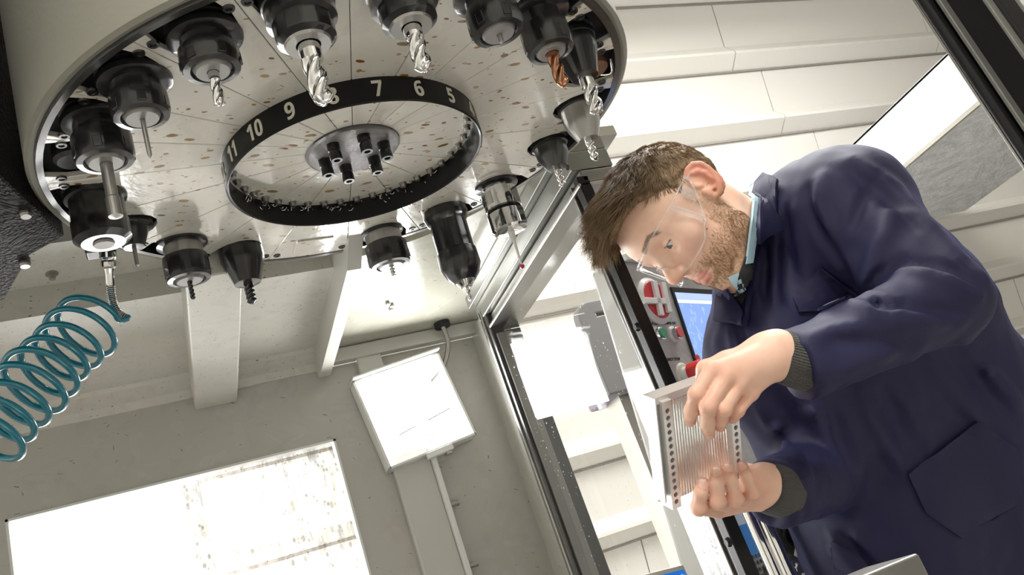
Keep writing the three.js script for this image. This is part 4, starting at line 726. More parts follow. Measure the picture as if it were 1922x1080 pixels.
function sdCoatBase(x, y, z) {
  let d = 1;
  for (let i = 0; i + 1 < chain.length; i++) d = smin(d, cone(x, y, z, chain[i], chain[i + 1]), 0.03);
  for (let i = 0; i + 1 < back.length; i++) d = smin(d, cone(x, y, z, back[i], back[i + 1]), 0.05);
  for (let i = 0; i + 1 < chest.length; i++) d = smin(d, cone(x, y, z, chest[i], chest[i + 1]), 0.05);
  d = smin(d, cone(x, y, z, trap[0], trap[1]), 0.05); d = smin(d, cone(x, y, z, trap[1], SH), 0.05); d = smin(d, cone(x, y, z, SH, RSH), 0.05);
  const up = cone(x, y, z, SH, EL); d = smin(d, up, 0.028);
  let fo = cone(x, y, z, EL, CU); fo = smin(fo, cone(x, y, z, CU, CU2), 0.01);
  fo = smax(fo, (x - CU2[0]) * cutL[0] + (y - CU2[1]) * cutL[1] + (z - CU2[2]) * cutL[2] - 0.002, 0.004);
  d = smin(d, fo, 0.014);
  let rr = smin(cone(x, y, z, RSH, REL), cone(x, y, z, REL, RCU), 0.03); rr = smax(rr, (x - RCU[0]) * cutR[0] + (y - RCU[1]) * cutR[1] + (z - RCU[2]) * cutR[2], 0.004);
  d = smin(d, rr, 0.02);
  return d;
}
// folds: [half width, height (negative = crease), points in the picture of the coat]
const FOLDS = [
  [0.010, -0.010, [[1518, 357], [1526, 408], [1549, 455], [1580, 501], [1615, 548]]],
  [0.012, 0.010, [[1619, 548], [1634, 509], [1658, 447], [1673, 400]]],
  [0.008, -0.012, [[1697, 489], [1672, 502], [1640, 522], [1622, 545]]],
  [0.010, 0.009, [[1673, 396], [1720, 408], [1767, 447], [1806, 482]]],
  [0.009, 0.011, [[1689, 509], [1736, 513], [1786, 528], [1837, 556]]],
  [0.009, -0.011, [[1708, 494], [1767, 497], [1825, 532]]],
  [0.011, 0.009, [[1549, 587], [1596, 571], [1634, 587], [1689, 602], [1740, 606]]],
  [0.009, -0.010, [[1600, 556], [1650, 575], [1720, 580], [1800, 590]]],
  [0.010, 0.008, [[1630, 548], [1689, 583], [1747, 602], [1806, 606]]],
  [0.010, -0.008, [[1560, 640], [1640, 640], [1720, 650]]],
  [0.010, 0.007, [[1500, 650], [1560, 622], [1620, 612]]],
  [0.010, 0.006, [[1530, 715], [1600, 690], [1680, 660]]],
  [0.012, 0.009, [[1463, 385], [1456, 435], [1456, 501], [1452, 571]]],
  [0.012, -0.009, [[1476, 400], [1474, 470], [1478, 560]]],
  [0.012, 0.009, [[1491, 396], [1502, 462], [1518, 517], [1545, 560]]],
  [0.010, -0.009, [[1440, 480], [1432, 540], [1440, 620]]],
  [0.010, 0.008, [[1425, 470], [1420, 540], [1444, 622]]],
  [0.009, 0.008, [[1370, 620], [1385, 660], [1400, 700]]],
  [0.009, -0.009, [[1385, 610], [1400, 660], [1425, 710]]],
  [0.010, 0.009, [[1405, 612], [1425, 670], [1445, 720]]],
  [0.012, 0.010, [[1420, 740], [1450, 800], [1490, 850], [1520, 900]]],
  [0.011, -0.010, [[1450, 730], [1490, 800], [1530, 870]]],
  [0.012, 0.011, [[1500, 720], [1530, 780], [1560, 840]]],
  [0.012, -0.011, [[1560, 760], [1580, 830], [1610, 900]]],
  [0.011, 0.012, [[1612, 728], [1630, 780], [1665, 840], [1700, 890]]],
  [0.014, -0.010, [[1660, 740], [1690, 800], [1730, 860]]],
  [0.014, 0.010, [[1740, 670], [1790, 740], [1840, 790]]],
  [0.012, 0.008, [[1810, 640], [1860, 700], [1915, 760]]],
  [0.010, -0.008, [[1790, 650], [1850, 730], [1900, 790]]],
  [0.012, 0.009, [[1600, 300], [1680, 350], [1740, 420], [1790, 490]]],
  [0.010, -0.007, [[1590, 320], [1660, 370], [1715, 430]]],
  [0.012, 0.008, [[1545, 330], [1535, 380], [1560, 440]]],
  [0.010, -0.007, [[1650, 330], [1620, 380], [1600, 430]]],
  [0.012, 0.008, [[1560, 1010], [1590, 1040], [1620, 1075]]],
  [0.010, -0.009, [[1550, 960], [1585, 1010], [1630, 1060]]],
  [0.010, 0.007, [[1470, 985], [1490, 950], [1500, 910]]],
  [0.010, -0.007, [[1500, 985], [1515, 950], [1520, 910]]],
].map(([w, a, pts]) => ({ w, a, pts: pts.map(([x, y]) => { const p = march(sdCoatBase, x, y); return [p.x, p.y, p.z]; }) }));
for (const f of FOLDS) { f.lo = [0, 1, 2].map(k => Math.min(...f.pts.map(p => p[k])) - f.w * 2.6); f.hi = [0, 1, 2].map(k => Math.max(...f.pts.map(p => p[k])) + f.w * 2.6); }
function sdCoat(x, y, z) {
  let d = sdCoatBase(x, y, z); if (d > 0.05 || d < -0.05) return d;
  let s = 0;
  for (const f of FOLDS) {
    if (x < f.lo[0] || x > f.hi[0] || y < f.lo[1] || y > f.hi[1] || z < f.lo[2] || z > f.hi[2]) continue;
    let best = 1e9, tt = 0; const n = f.pts.length - 1;
    for (let i = 0; i < n; i++) { const a = f.pts[i], b = f.pts[i + 1], dx = b[0] - a[0], dy = b[1] - a[1], dz = b[2] - a[2]; const t = Math.min(1, Math.max(0, ((x - a[0]) * dx + (y - a[1]) * dy + (z - a[2]) * dz) / (dx * dx + dy * dy + dz * dz))); const q = (x - a[0] - dx * t) ** 2 + (y - a[1] - dy * t) ** 2 + (z - a[2] - dz * t) ** 2; if (q < best) { best = q; tt = (i + t) / n; } }
    s += 1.55 * f.a * Math.exp(-best / (f.w * f.w * 0.85)) * Math.sin(Math.PI * (0.12 + 0.76 * tt));
  }
  return d - s - 0.0035 * fbm(x * 7, y * 7, z * 7, 2) - 0.0015 * noise3(x * 26 + 4, y * 14, z * 26);
}

// ---------------------------------------------------------------- the man
{
  const hip = at(1790, 1180, 1.45), base = V(hip.x + 0.02, 0, hip.z);
  const man = thing('person', 'young man in clear safety glasses and navy work coat leaning in to inspect a part', 'person', base);
  const rel = g => g.translate(-base.x, -base.y, -base.z);
  const skinCol = (geo, fn) => { const p = geo.attributes.position, c = new Float32Array(p.count * 3), C = new THREE.Color(); for (let i = 0; i < p.count; i++) { fn(p.getX(i), p.getY(i), p.getZ(i), C); c[3 * i] = C.r; c[3 * i + 1] = C.g; c[3 * i + 2] = C.b; } geo.setAttribute('color', new THREE.BufferAttribute(c, 3)); return geo; };
  const SKIN = new THREE.Color('#f1cbb3'), RED = new THREE.Color('#e09079'), LIP = new THREE.Color('#cc7c72'), BEARD = new THREE.Color('#a98565'), BROW = new THREE.Color('#5e4634'), EYEW = new THREE.Color('#d9d2cc'), IRIS = new THREE.Color('#3b4a52'), NAIL = new THREE.Color('#efc3b0'), TIP = new THREE.Color('#f6ece4'), MOLE = new THREE.Color('#7c4a34'), SCALP = new THREE.Color('#7a6049');
  const hairLine = (x, z) => { // lowest height of hair on the side of the head for a given z
    const P = [[-0.12, -0.045], [-0.085, -0.045], [-0.055, -0.03], [-0.032, 0.0], [-0.02, 0.03], [0.0, 0.034], [0.012, 0.028], [0.022, 0.045], [0.04, 0.058], [0.055, 0.075], [0.075, 0.083], [0.12, 0.09]];
    for (let i = 0; i + 1 < P.length; i++) if (z <= P[i + 1][0]) { const t = (z - P[i][0]) / (P[i + 1][0] - P[i][0]); return P[i][1] + t * (P[i + 1][1] - P[i][1]); } return 0.09;
  };
  const moles = [[0.045, 0.062, 0.062], [0.058, -0.02, 0.04], [0.053, -0.028, 0.05], [0.06, -0.07, 0.0]];
  const faceColor = (x, y, z, C) => {
    const [hx, hy, hz] = toHead(x, y, z), ax = Math.abs(hx);
    C.copy(SKIN); const n = fbm(hx * 60, hy * 60, hz * 60, 3);
    C.lerp(RED, 0.10 + 0.10 * n);
    C.lerp(RED, 0.75 * smooth(0.0745, 0.083, ax) * smooth(0.03, -0.005, hz) * smooth(-0.05, -0.03, hy) * smooth(0.05, 0.04, hy));
    C.lerp(RED, 0.55 * Math.exp(-((hx / 0.014) ** 2 + ((hy + 0.018) / 0.014) ** 2 + ((hz - 0.112) / 0.016) ** 2)));
    C.lerp(RED, 0.25 * Math.exp(-(((ax - 0.045) / 0.02) ** 2 + ((hy + 0.02) / 0.018) ** 2)) * smooth(0.02, 0.05, hz));
    // beard shadow: stubble pigment
    const jaw = smooth(-0.036, -0.052, hy - 0.35 * Math.max(0, 0.028 - hz) - (hz < 0.03 ? 0.018 : 0)) * smooth(-0.115, -0.095, hy + 0.0) * smooth(-0.022, 0.0, hz);
    const side = smooth(0.03, 0.016, hz) * smooth(-0.006, 0.008, hz) * smooth(0.03, 0.02, hy) * smooth(0.05, 0.06, ax);
    const must = smooth(0.006, 0.0, Math.abs(hy + 0.0415)) * smooth(0.028, 0.02, ax) * smooth(0.07, 0.085, hz) * 0.5;
    const st = 0.62 + 0.5 * noise3(hx * 420, hy * 420, hz * 420);
    const lipZone = Math.exp(-(((hy + 0.055) / 0.011) ** 2 + (ax / 0.027) ** 2)) * smooth(0.07, 0.085, hz);
    C.lerp(BEARD, Math.min(0.8, Math.max(jaw * (1 - lipZone), side * 0.7, must) * st));
    // lips
    const u = Math.hypot((hy + 0.0475 + ax * 0.2) / 0.0052, Math.max(0, ax - 0.012) / 0.011), l = Math.hypot((hy + 0.0612 - ax * 0.1) / 0.0062, Math.max(0, ax - 0.010) / 0.010);
    if (hz > 0.078) C.lerp(LIP, Math.max(smooth(1.15, 0.8, u), smooth(1.15, 0.8, l)) * 0.7);
    // brows
    const by = 0.0405 + 0.1 * (ax - 0.012) - 0.9 * Math.max(0, ax - 0.04); if (hz > 0.05) C.lerp(BROW, smooth(0.0055, 0.0025, Math.abs(hy - by)) * smooth(0.009, 0.014, ax) * smooth(0.056, 0.050, ax) * (0.75 + 0.3 * noise3(hx * 500, hy * 200, hz * 500)));
    // eye
    const er = Math.hypot(ax - 0.0315, hy - 0.012, hz - 0.0745); if (er < 0.0150 && hz > 0.07 && Math.abs(hy - 0.0146 + (ax - 0.0315) * 0.12) < 0.0013) C.lerp(BROW, 0.85);
    for (const m of moles) if (hx > 0 && Math.hypot(hx - m[0], hy - m[1], hz - m[2]) < 0.012 && Math.hypot(hy - m[1], hz - m[2]) < 0.0013) C.copy(MOLE);
    if (hy > hairLine(ax, hz) + 0.004 && sdCranium(hx, hy, hz) < 0.004 && ax < 0.085) C.lerp(SCALP, 0.8);
  };
  const handColor = H => (x, y, z, C) => {
    C.copy(SKIN).lerp(RED, 0.16 + 0.12 * fbm(x * 50, y * 50, z * 50, 3));
    for (const f of H.fingers) { for (const k of [0, 1]) C.lerp(RED, 0.30 * Math.exp(-((Math.hypot(x - f[k][0], y - f[k][1], z - f[k][2]) / 0.0145) ** 2) * 0.9)); C.lerp(RED, 0.3 * Math.exp(-((Math.hypot(x - f[3][0], y - f[3][1], z - f[3][2]) / 0.014) ** 2))); }
    H.fingers.forEach((f, i) => { const nl = H.nails[i]; if (!nl) return; const q = at(nl[0], nl[1], nl[2]); const ax = axisOf(f[2], f[3]); const dx = x - q.x, dy = y - q.y, dz = z - q.z, al = dx * ax[0] + dy * ax[1] + dz * ax[2], pe = Math.sqrt(Math.max(0, dx * dx + dy * dy + dz * dz - al * al)); const e = Math.hypot(al / 0.0072, pe / 0.0058); if (e < 1) C.lerp(al > 0.0042 ? TIP : NAIL, 0.9); else if (e < 1.18) C.lerp(RED, 0.5); });
  };
  const bb = (pts, m) => { const b = new THREE.Box3(); for (const p of pts) b.expandByPoint(V(p[0], p[1], p[2])); return b.expandByScalar(m); };
  const M0 = (b) => [b.min, b.max];
  const headPts = []; for (const a of [-0.1, 0.1]) for (const b of [-0.13, 0.15]) for (const c of [-0.12, 0.135]) headPts.push(fromHead(a, b, c).toArray()); headPts.push(neckB);
  const hb = bb(headPts, 0.01), NC = at(1413, 400, 1.3), NCn = camV(0.99, 0.14, 0).normalize();
  const head = skinCol(surfaceNets((x, y, z) => { const d = sdHeadWorld(x, y, z); return smax(d, (x - NC.x) * NCn.x + (y - NC.y) * NCn.y + (z - NC.z) * NCn.z, 0.006); }, hb.min, hb.max, 0.0019), faceColor);
  const hands = [[LH, sdL], [RH, sdR]].map(([H, s]) => { const b = bb([H.wrist, H.fore, ...H.fingers.flat(), ...H.thumb], 0.04); return skinCol(surfaceNets(s, b.min, b.max, 0.0022), handColor(H)); });
  // the body under the clothes
  const hipL = [hip.x + 0.0, 0.93, hip.z + 0.09, 0.085], hipR = [hip.x, 0.93, hip.z - 0.09, 0.085], kneeL = [hip.x - 0.01, 0.5, hip.z + 0.1, 0.055], kneeR = [hip.x + 0.04, 0.5, hip.z - 0.1, 0.055], ankL = [hip.x + 0.03, 0.09, hip.z + 0.1, 0.04], ankR = [hip.x + 0.09, 0.09, hip.z - 0.1, 0.04];
  const thin = (p, r) => [p[0], p[1], p[2], r];
  const sdBody = (x, y, z) => {
    let d = cone(x, y, z, thin(trap[0], 0.03), thin(chain[0], 0.07)); d = smin(d, cone(x, y, z, thin(chain[0], 0.08), thin(chain[2], 0.10)), 0.03); d = smin(d, cone(x, y, z, thin(chain[2], 0.11), [hip.x, 0.98, hip.z, 0.10]), 0.05);
    for (const [a, b, c] of [[SH, EL, LH.fore], [RSH, REL, RH.fore]]) { d = smin(d, cone(x, y, z, thin(a, 0.05), thin(b, 0.036)), 0.03); d = smin(d, cone(x, y, z, thin(b, 0.036), thin(c, 0.027)), 0.02); }
    for (const [a, b, c] of [[hipL, kneeL, ankL], [hipR, kneeR, ankR]]) { d = smin(d, cone(x, y, z, a, b), 0.03); d = smin(d, cone(x, y, z, b, c), 0.03); d = smin(d, cone(x, y, z, [c[0], 0.045, c[2], 0.04], [c[0] - 0.17, 0.035, c[2], 0.03]), 0.03); }
    return d;
  };
  const body = skinCol(surfaceNets(sdBody, V(0.55, -0.02, -1.7), V(1.6, 1.66, -0.7), 0.016), (x, y, z, C) => C.copy(SKIN));
  const strip = g => { const h = g.toNonIndexed(); for (const k of Object.keys(h.attributes)) if (!['position', 'normal', 'color'].includes(k)) h.deleteAttribute(k); return h; };
  M.skin = new THREE.MeshPhysicalMaterial({ vertexColors: true, roughness: 0.46, sheen: 0.25, sheenRoughness: 0.5, sheenColor: new THREE.Color(1, 0.75, 0.65), specularIntensity: 0.6 });
  part('body', rel(mergeGeometries([head, ...hands, body].map(strip))), M.skin, man);

  // eyes turned down to the part
  for (const s of [-1, 1]) {
    const g = new THREE.SphereGeometry(0.0125, 40, 28), gz = V(0, -0.32, 1).normalize(), c = V(s * 0.0315, 0.012, 0.0745);
    skinCol(g, (x, y, z, C) => { const a = Math.acos(Math.min(1, V(x, y, z).normalize().dot(gz))); C.copy(EYEW); if (a < 0.47) C.copy(IRIS).multiplyScalar(a > 0.40 ? 0.5 : 1); if (a < 0.18) C.setRGB(0.008, 0.008, 0.008); });
    g.translate(c.x, c.y, c.z).applyMatrix4(HEAD.m); part('eye', rel(g), new THREE.MeshPhysicalMaterial({ vertexColors: true, roughness: 0.1, clearcoat: 1 }), man);
  }
  // clothing
  const weave = dataTex(256, (u, v) => { const a = 0.5 + 0.25 * Math.sin(u * Math.PI * 2 * 32 + v * Math.PI * 2 * 32) + 0.2 * tileNoise(u, v, 40, 8, 2); return [a, a, a].map(clampByte); }, false);
  M.navy = std([0.0098, 0.0086, 0.050], 0.68, 0, { sheen: 0.42, sheenRoughness: 0.38, sheenColor: new THREE.Color(0.07, 0.08, 0.60), bumpMap: rep(weave, 30), bumpScale: 0.00006 });
  const cb = new THREE.Box3(V(0.50, 0.72, -1.75), V(1.62, 1.78, -0.72));
  const coatGeo = surfaceNets((x, y, z) => Math.max(sdCoat(x, y, z), 0.8 - y), cb.min, cb.max, 0.0055);
  const coat = part('coat', metreUV(rel(coatGeo.clone())), M.navy, man);
  { // smooth normals kept through the uv split
    const p = coatGeo; coat.geometry = metreUV(rel(p).toNonIndexed());
  }
  // patches sewn on the coat: follow its surface, with their own thickness
  function patch(name, poly, lift, thick, mat, sdf = sdCoat, n = 9) {
    const s = new THREE.Shape(poly.map(([a, b]) => new THREE.Vector2(a, b))), xs = poly.map(p => p[0]), ys = poly.map(p => p[1]);
    const inside = (x, y) => { let c = false; for (let i = 0, j = poly.length - 1; i < poly.length; j = i++) { const [xi, yi] = poly[i], [xj, yj] = poly[j]; if ((yi > y) !== (yj > y) && x < (xj - xi) * (y - yi) / (yj - yi) + xi) c = !c; } return c; };
    const ring = []; for (let i = 0; i < poly.length; i++) { const a = poly[i], b = poly[(i + 1) % poly.length], k = Math.max(1, Math.round(Math.hypot(b[0] - a[0], b[1] - a[1]) / 9)); for (let q = 0; q < k; q++) ring.push([a[0] + (b[0] - a[0]) * q / k, a[1] + (b[1] - a[1]) * q / k]); }
    const pts = ring.map(p => new THREE.Vector2(...p)), tri = THREE.ShapeUtils.triangulateShape(pts, []);
    // refine by splitting long edges
    let P = pts.map(p => [p.x, p.y]), T = tri.map(t => [...t]);
    for (let it = 0; it < 3; it++) { const mid = new Map(), nt = []; const m = (a, b) => { const k = a < b ? a + '_' + b : b + '_' + a; if (!mid.has(k)) { mid.set(k, P.length); P.push([(P[a][0] + P[b][0]) / 2, (P[a][1] + P[b][1]) / 2]); } return mid.get(k); }; const long = (a, b) => Math.hypot(P[a][0] - P[b][0], P[a][1] - P[b][1]) > 10;
      for (const [a, b, c] of T) { const L = [long(a, b), long(b, c), long(c, a)], k = L.filter(Boolean).length; if (k === 0) nt.push([a, b, c]); else if (k === 3) { const x = m(a, b), y = m(b, c), z = m(c, a); nt.push([a, x, z], [x, b, y], [z, y, c], [x, y, z]); } else if (k === 1) { if (L[0]) { const x = m(a, b); nt.push([a, x, c], [x, b, c]); } else if (L[1]) { const x = m(b, c); nt.push([a, b, x], [a, x, c]); } else { const x = m(c, a); nt.push([a, b, x], [x, b, c]); } } else { if (!L[0]) { const y = m(b, c), z = m(c, a); nt.push([a, b, y], [a, y, z], [z, y, c]); } else if (!L[1]) { const x = m(a, b), z = m(c, a); nt.push([a, x, z], [x, b, c], [x, c, z]); } else { const x = m(a, b), y = m(b, c); nt.push([x, b, y], [a, x, y], [a, y, c]); } } }
      T = nt; }
    const w = P.map(([x, y]) => { const p = march(sdf, x, y), g = gradOf(sdf, p); return [p.clone().addScaledVector(g, lift), p.clone().addScaledVector(g, lift + thick)]; });
    const pos = [], idx = [], N = P.length; for (const [a] of w) pos.push(a.x, a.y, a.z); for (const [, b] of w) pos.push(b.x, b.y, b.z);
    for (const [a, b, c] of T) { idx.push(N + a, N + c, N + b, a, b, c); }
    for (let i = 0; i < ring.length; i++) { const a = i, b = (i + 1) % ring.length; idx.push(a, b, N + a, b, N + b, N + a); }
    let g = new THREE.BufferGeometry(); g.setAttribute('position', new THREE.Float32BufferAttribute(pos, 3)); g.setIndex(idx); g = toCreasedNormals(g, 0.9);
    return part(name, metreUV(rel(g)), mat, man);
  }
  const sdTop = (x, y, z) => smin(sdCoat(x, y, z), sdHeadWorld(x, y, z), 0.012);
  M.shirt = std([0.42, 0.62, 0.72], 0.7); M.sweater = std([0.03, 0.031, 0.032], 0.85, 0, { bumpMap: rep(weave, 20), bumpScale: 0.001 });
  patch('sweater_neck', [[1398, 480], [1412, 470], [1402, 560], [1394, 575], [1380, 560], [1385, 520]], 0.001, 0.004, M.sweater, sdTop);
  patch('shirt_collar', [[1414, 352], [1426, 345], [1417, 400], [1411, 450], [1405, 494], [1396, 496], [1402, 440], [1408, 390]], 0.003, 0.004, M.shirt, sdTop);
  patch('shirt_collar', [[1368, 520], [1386, 512], [1396, 540], [1393, 560], [1386, 545], [1376, 532]], 0.002, 0.003, M.shirt, sdTop);
  patch('coat_collar', [[1424, 352], [1440, 334], [1466, 344], [1460, 400], [1455, 436], [1428, 446], [1411, 458], [1411, 420], [1417, 380]], 0.006, 0.006, M.navy, sdTop);
  patch('coat_lapel', [[1354, 545], [1366, 538], [1382, 560], [1398, 590], [1400, 614], [1372, 610], [1348, 606]], 0.004, 0.006, M.navy, sdTop);
  patch('placket', [[1411, 470], [1424, 462], [1416, 540], [1404, 616], [1399, 612], [1405, 540]], 0.002, 0.005, M.navy, sdCoat);
  patch('breast_pocket', [[1488, 560], [1505, 540], [1540, 500], [1612, 552], [1540, 585], [1498, 588]], 0.002, 0.003, M.navy, sdCoat);
  patch('side_pocket', [[1702, 890], [1832, 790], [1920, 850], [1920, 940], [1800, 1010], [1735, 960]], 0.002, 0.004, M.navy, sdCoat);
  patch('coat_hem', [[1556, 1022], [1566, 1016], [1640, 1070], [1655, 1095], [1580, 1095], [1570, 1060]], 0.003, 0.006, M.navy, sdCoat);
  // knitted cuffs
  const knit = dataTex(256, (u, v) => { const a = 0.5 + 0.4 * Math.sin(u * Math.PI * 2 * 30) + 0.15 * Math.sin(v * Math.PI * 2 * 24 + Math.floor(u * 30) * 3.1); return [a, a, a].map(clampByte); }, false);
  M.knit = std([0.095, 0.092, 0.085], 0.9, 0, { bumpMap: rep(knit, 2, 1), bumpScale: 0.003, sheen: 0.5, sheenColor: new THREE.Color(0.3, 0.3, 0.28) });
  for (const [W, A, px, py, d] of [[LH, cutL, 1477, 672, 1.053], [RH, cutR, 1446, 918, 1.119]]) {
    const c = at(px, py, d), ax = V(...axisOf(W.fore, W.wrist)), rr = 0.0305;
    const prof = [[0.026, 0.02], [rr - 0.001, 0.0215], [rr + 0.001, 0.018], [rr + 0.0025, 0.006], [rr + 0.004, -0.01], [rr + 0.005, -0.03]];
    const g = new THREE.LatheGeometry(prof.map(p => new THREE.Vector2(...p)), 120); g.applyQuaternion(new THREE.Quaternion().setFromUnitVectors(V(0, 1, 0), ax)); g.translate(c.x, c.y, c.z);
    part('knit_cuff', rel(g), M.knit, man);
  }
  // trousers and shoes, mostly out of the picture
  const sdLegs = (x, y, z) => { let d = 1; for (const [a, b, c] of [[hipL, kneeL, ankL], [hipR, kneeR, ankR]]) { d = smin(d, cone(x, y, z, thin(a, 0.105), thin(b, 0.078)), 0.03); d = smin(d, cone(x, y, z, thin(b, 0.078), thin(c, 0.066)), 0.03); } return Math.max(d, 0.07 - y); };
  part('trousers', rel(surfaceNets(sdLegs, V(0.9, 0.02, -1.65), V(1.6, 1.08, -0.9), 0.014)), std([0.012, 0.012, 0.02], 0.85), man);
  for (const c of [ankL, ankR]) part('shoe', rel(surfaceNets((x, y, z) => Math.max(smin(cone(x, y, z, [c[0] + 0.02, 0.05, c[2], 0.052], [c[0] - 0.18, 0.035, c[2], 0.042]), cone(x, y, z, [c[0], 0.05, c[2], 0.05], [c[0], 0.11, c[2], 0.05]), 0.03), 0.004 - y), V(c[0] - 0.25, -0.01, c[2] - 0.08), V(c[0] + 0.1, 0.18, c[2] + 0.08), 0.01)), M.blackMatt, man);

  // hair: dense cap plus individual strands
  const HAIR = new THREE.Color('#6f5942'), HAIR2 = new THREE.Color('#bfa582'), whorl = V(0.012, 0.128, -0.045);
  const thickness = (x, y, z) => { const m = smooth(-0.004, 0.012, y - hairLine(Math.abs(x), z)); const top = smooth(0.055, 0.1, y), front = smooth(0.0, 0.07, z) * top; return m * (0.003 + 0.003 * top * smooth(-0.07, 0.0, z) + 0.007 * front) - (1 - m) * 0.012; };
  const capSdf = (x, y, z) => { const c = sdCranium(x, y, z); if (c > 0.06) return c - 0.03; return c - thickness(x, y, z) - 0.0022 * noise3(x * 150, y * 90, z * 60) * smooth(0.03, 0.08, y); };
  const capGeo = surfaceNets(capSdf, V(-0.11, -0.08, -0.13), V(0.11, 0.19, 0.15), 0.0035);
  skinCol(capGeo, (x, y, z, C) => C.copy(HAIR).lerp(HAIR2, 0.25 + 0.3 * noise3(x * 90, y * 70, z * 45)));
  capGeo.applyMatrix4(HEAD.m); M.hair = new THREE.MeshPhysicalMaterial({ vertexColors: true, roughness: 0.5, specularIntensity: 0.5, sheen: 0.4, sheenColor: new THREE.Color(0.5, 0.4, 0.3), sheenRoughness: 0.4 });
  const hair = part('hair', rel(capGeo), M.hair, man);
  const strands = (count, seed, pick) => {
    const r = rng(seed), pos = [], col = [], idx = [], C = new THREE.Color(); let made = 0, tries = 0;
    while (made < count && tries++ < count * 30) {
      const u = r() * 2 - 1, a = r() * Math.PI * 2, s = Math.sqrt(1 - u * u); let p = V(s * Math.cos(a) * 0.11, u * 0.13 + 0.03, s * Math.sin(a) * 0.13);
      for (let k = 0; k < 8; k++) { const d = pick.sdf(p.x, p.y, p.z), g = gradOf(pick.sdf, p, 0.002); p.addScaledVector(g, -d); }
      const q = pick.plan(p, r); if (!q) continue; made++;
      const g = gradOf(pick.sdf, p, 0.002), t = q.dir.clone().addScaledVector(g, -q.dir.dot(g)).normalize(), side = g.clone().cross(t), n = q.seg;
      C.copy(q.c0).lerp(q.c1, r() * r() * 1.0); const b0 = pos.length / 3;
      for (let i = 0; i <= n; i++) {
        const f = i / n, pp = p.clone().addScaledVector(t, q.len * f).addScaledVector(g, q.len * q.lift * (f - q.droop * f * f)).addScaledVector(side, q.len * q.curl * f * f);
        const w = q.rad * (1 - 0.85 * f * f);
        for (let k = 0; k < 3; k++) { const an = k * 2.094; const v = pp.clone().addScaledVector(side, w * Math.cos(an)).addScaledVector(g, w * Math.sin(an)); pos.push(v.x, v.y, v.z); col.push(C.r, C.g, C.b); }
        if (i) for (let k = 0; k < 3; k++) { const a0 = b0 + (i - 1) * 3 + k, a1 = b0 + (i - 1) * 3 + (k + 1) % 3; idx.push(a0, a1, a0 + 3, a1, a1 + 3, a0 + 3); }
      }
    }
    const geo = new THREE.BufferGeometry(); geo.setAttribute('position', new THREE.Float32BufferAttribute(pos, 3)); geo.setAttribute('color', new THREE.Float32BufferAttribute(col, 3)); geo.setIndex(idx); geo.applyMatrix4(HEAD.m); geo.computeVertexNormals(); return geo;
  };
  const hs = strands(21000, 401, { sdf: (x, y, z) => sdCranium(x, y, z) - Math.max(0, thickness(x, y, z) - 0.001), plan: (p, r) => {
    const m = p.y - hairLine(Math.abs(p.x), p.z); if (m < 0.002) return null;
    const top = smooth(0.05, 0.095, p.y), front = smooth(0.0, 0.07, p.z) * top;
    if (r() > 0.35 + 0.65 * top) { if (p.y < -0.02 && r() < 0.4) return null; }
    const d = p.clone().sub(whorl); d.y *= 0.6; d.normalize(); d.z += 0.35 * top + 0.2; d.y += 0.35 * front; d.x += (r() - 0.5) * 0.35; d.y += (r() - 0.5) * 0.2;
    const len = (0.009 + 0.013 * top * smooth(-0.06, 0.02, p.z) + 0.017 * front) * (0.7 + 0.5 * r());
    return { dir: d, len, lift: 0.28 + 0.2 * top + 0.72 * front + 0.3 * (r() - 0.5) + 0.25 * noise3(p.x * 55, p.y * 55, p.z * 55), droop: 0.25 + 0.2 * r(), curl: (r() - 0.5) * 0.35 + 0.5 * noise3(p.x * 45 + 9, p.y * 45, p.z * 45), rad: 0.00044, seg: 4, c0: HAIR.clone().lerp(HAIR2, Math.max(0, 0.35 * noise3(p.x * 80, p.y * 80, p.z * 80 + 5))), c1: HAIR2 };
  } });
  const hairStrands = part('hair_strands', rel(hs), M.hair, hair); hairStrands.userData.kind = 'stuff';
  const bs = strands(4200, 402, { sdf: (x, y, z) => sdFace(x, y, z), plan: (p, r) => {
    const ax = Math.abs(p.x); if (p.z < -0.004 || p.y > 0.025 || ax > 0.0715 || (p.y > -0.03 && p.z < 0.004)) return null;
    const jaw = smooth(-0.030, -0.055, p.y - (p.z < 0.03 ? 0.028 : 0)) * smooth(-0.014, 0.004, p.z), side = p.z < 0.022 && p.z > 0.0 && ax > 0.05 ? 0.6 : 0, must = p.z > 0.075 && Math.abs(p.y + 0.0415) < 0.005 && ax < 0.026 ? 0.5 : 0;
    const lip = Math.hypot((p.y + 0.055) / 0.013, ax / 0.028) < 1 && p.z > 0.07; let k = Math.max(jaw, side, must); if (lip) k = must * 0.5; if (r() > k) return null;
    return { dir: V((r() - 0.5) * 0.6, -1, (p.z < 0.05 ? 0.6 : 0.2) + (r() - 0.5) * 0.6), len: 0.0055 * (0.6 + 0.7 * r()), lift: 0.7, droop: 0.5, curl: (r() - 0.5) * 0.8, rad: 0.00024, seg: 2, c0: new THREE.Color('#8a6a49'), c1: new THREE.Color('#c9a67c') };
  } });
  const beard = part('beard', rel(bs), M.hair, man); beard.userData.kind = 'stuff';

  // ---------------------------------------------------------------- safety glasses on his face
  const gl = thing('safety_glasses', 'clear wraparound safety glasses worn by the man', 'safety glasses', HEAD.o);
  gl.quaternion.setFromRotationMatrix(new THREE.Matrix4().makeBasis(HEAD.left, HEAD.up, HEAD.F)); gl.scale.setScalar(HEAD.k);
  M.clear = std('#ffffff', 0.02, 0, { transmission: 1, thickness: 0, ior: 1.55 });
  M.clearEdge = std([0.97, 0.98, 0.99], 0.05, 0, { transmission: 0.86, thickness: 0, ior: 1.55 });
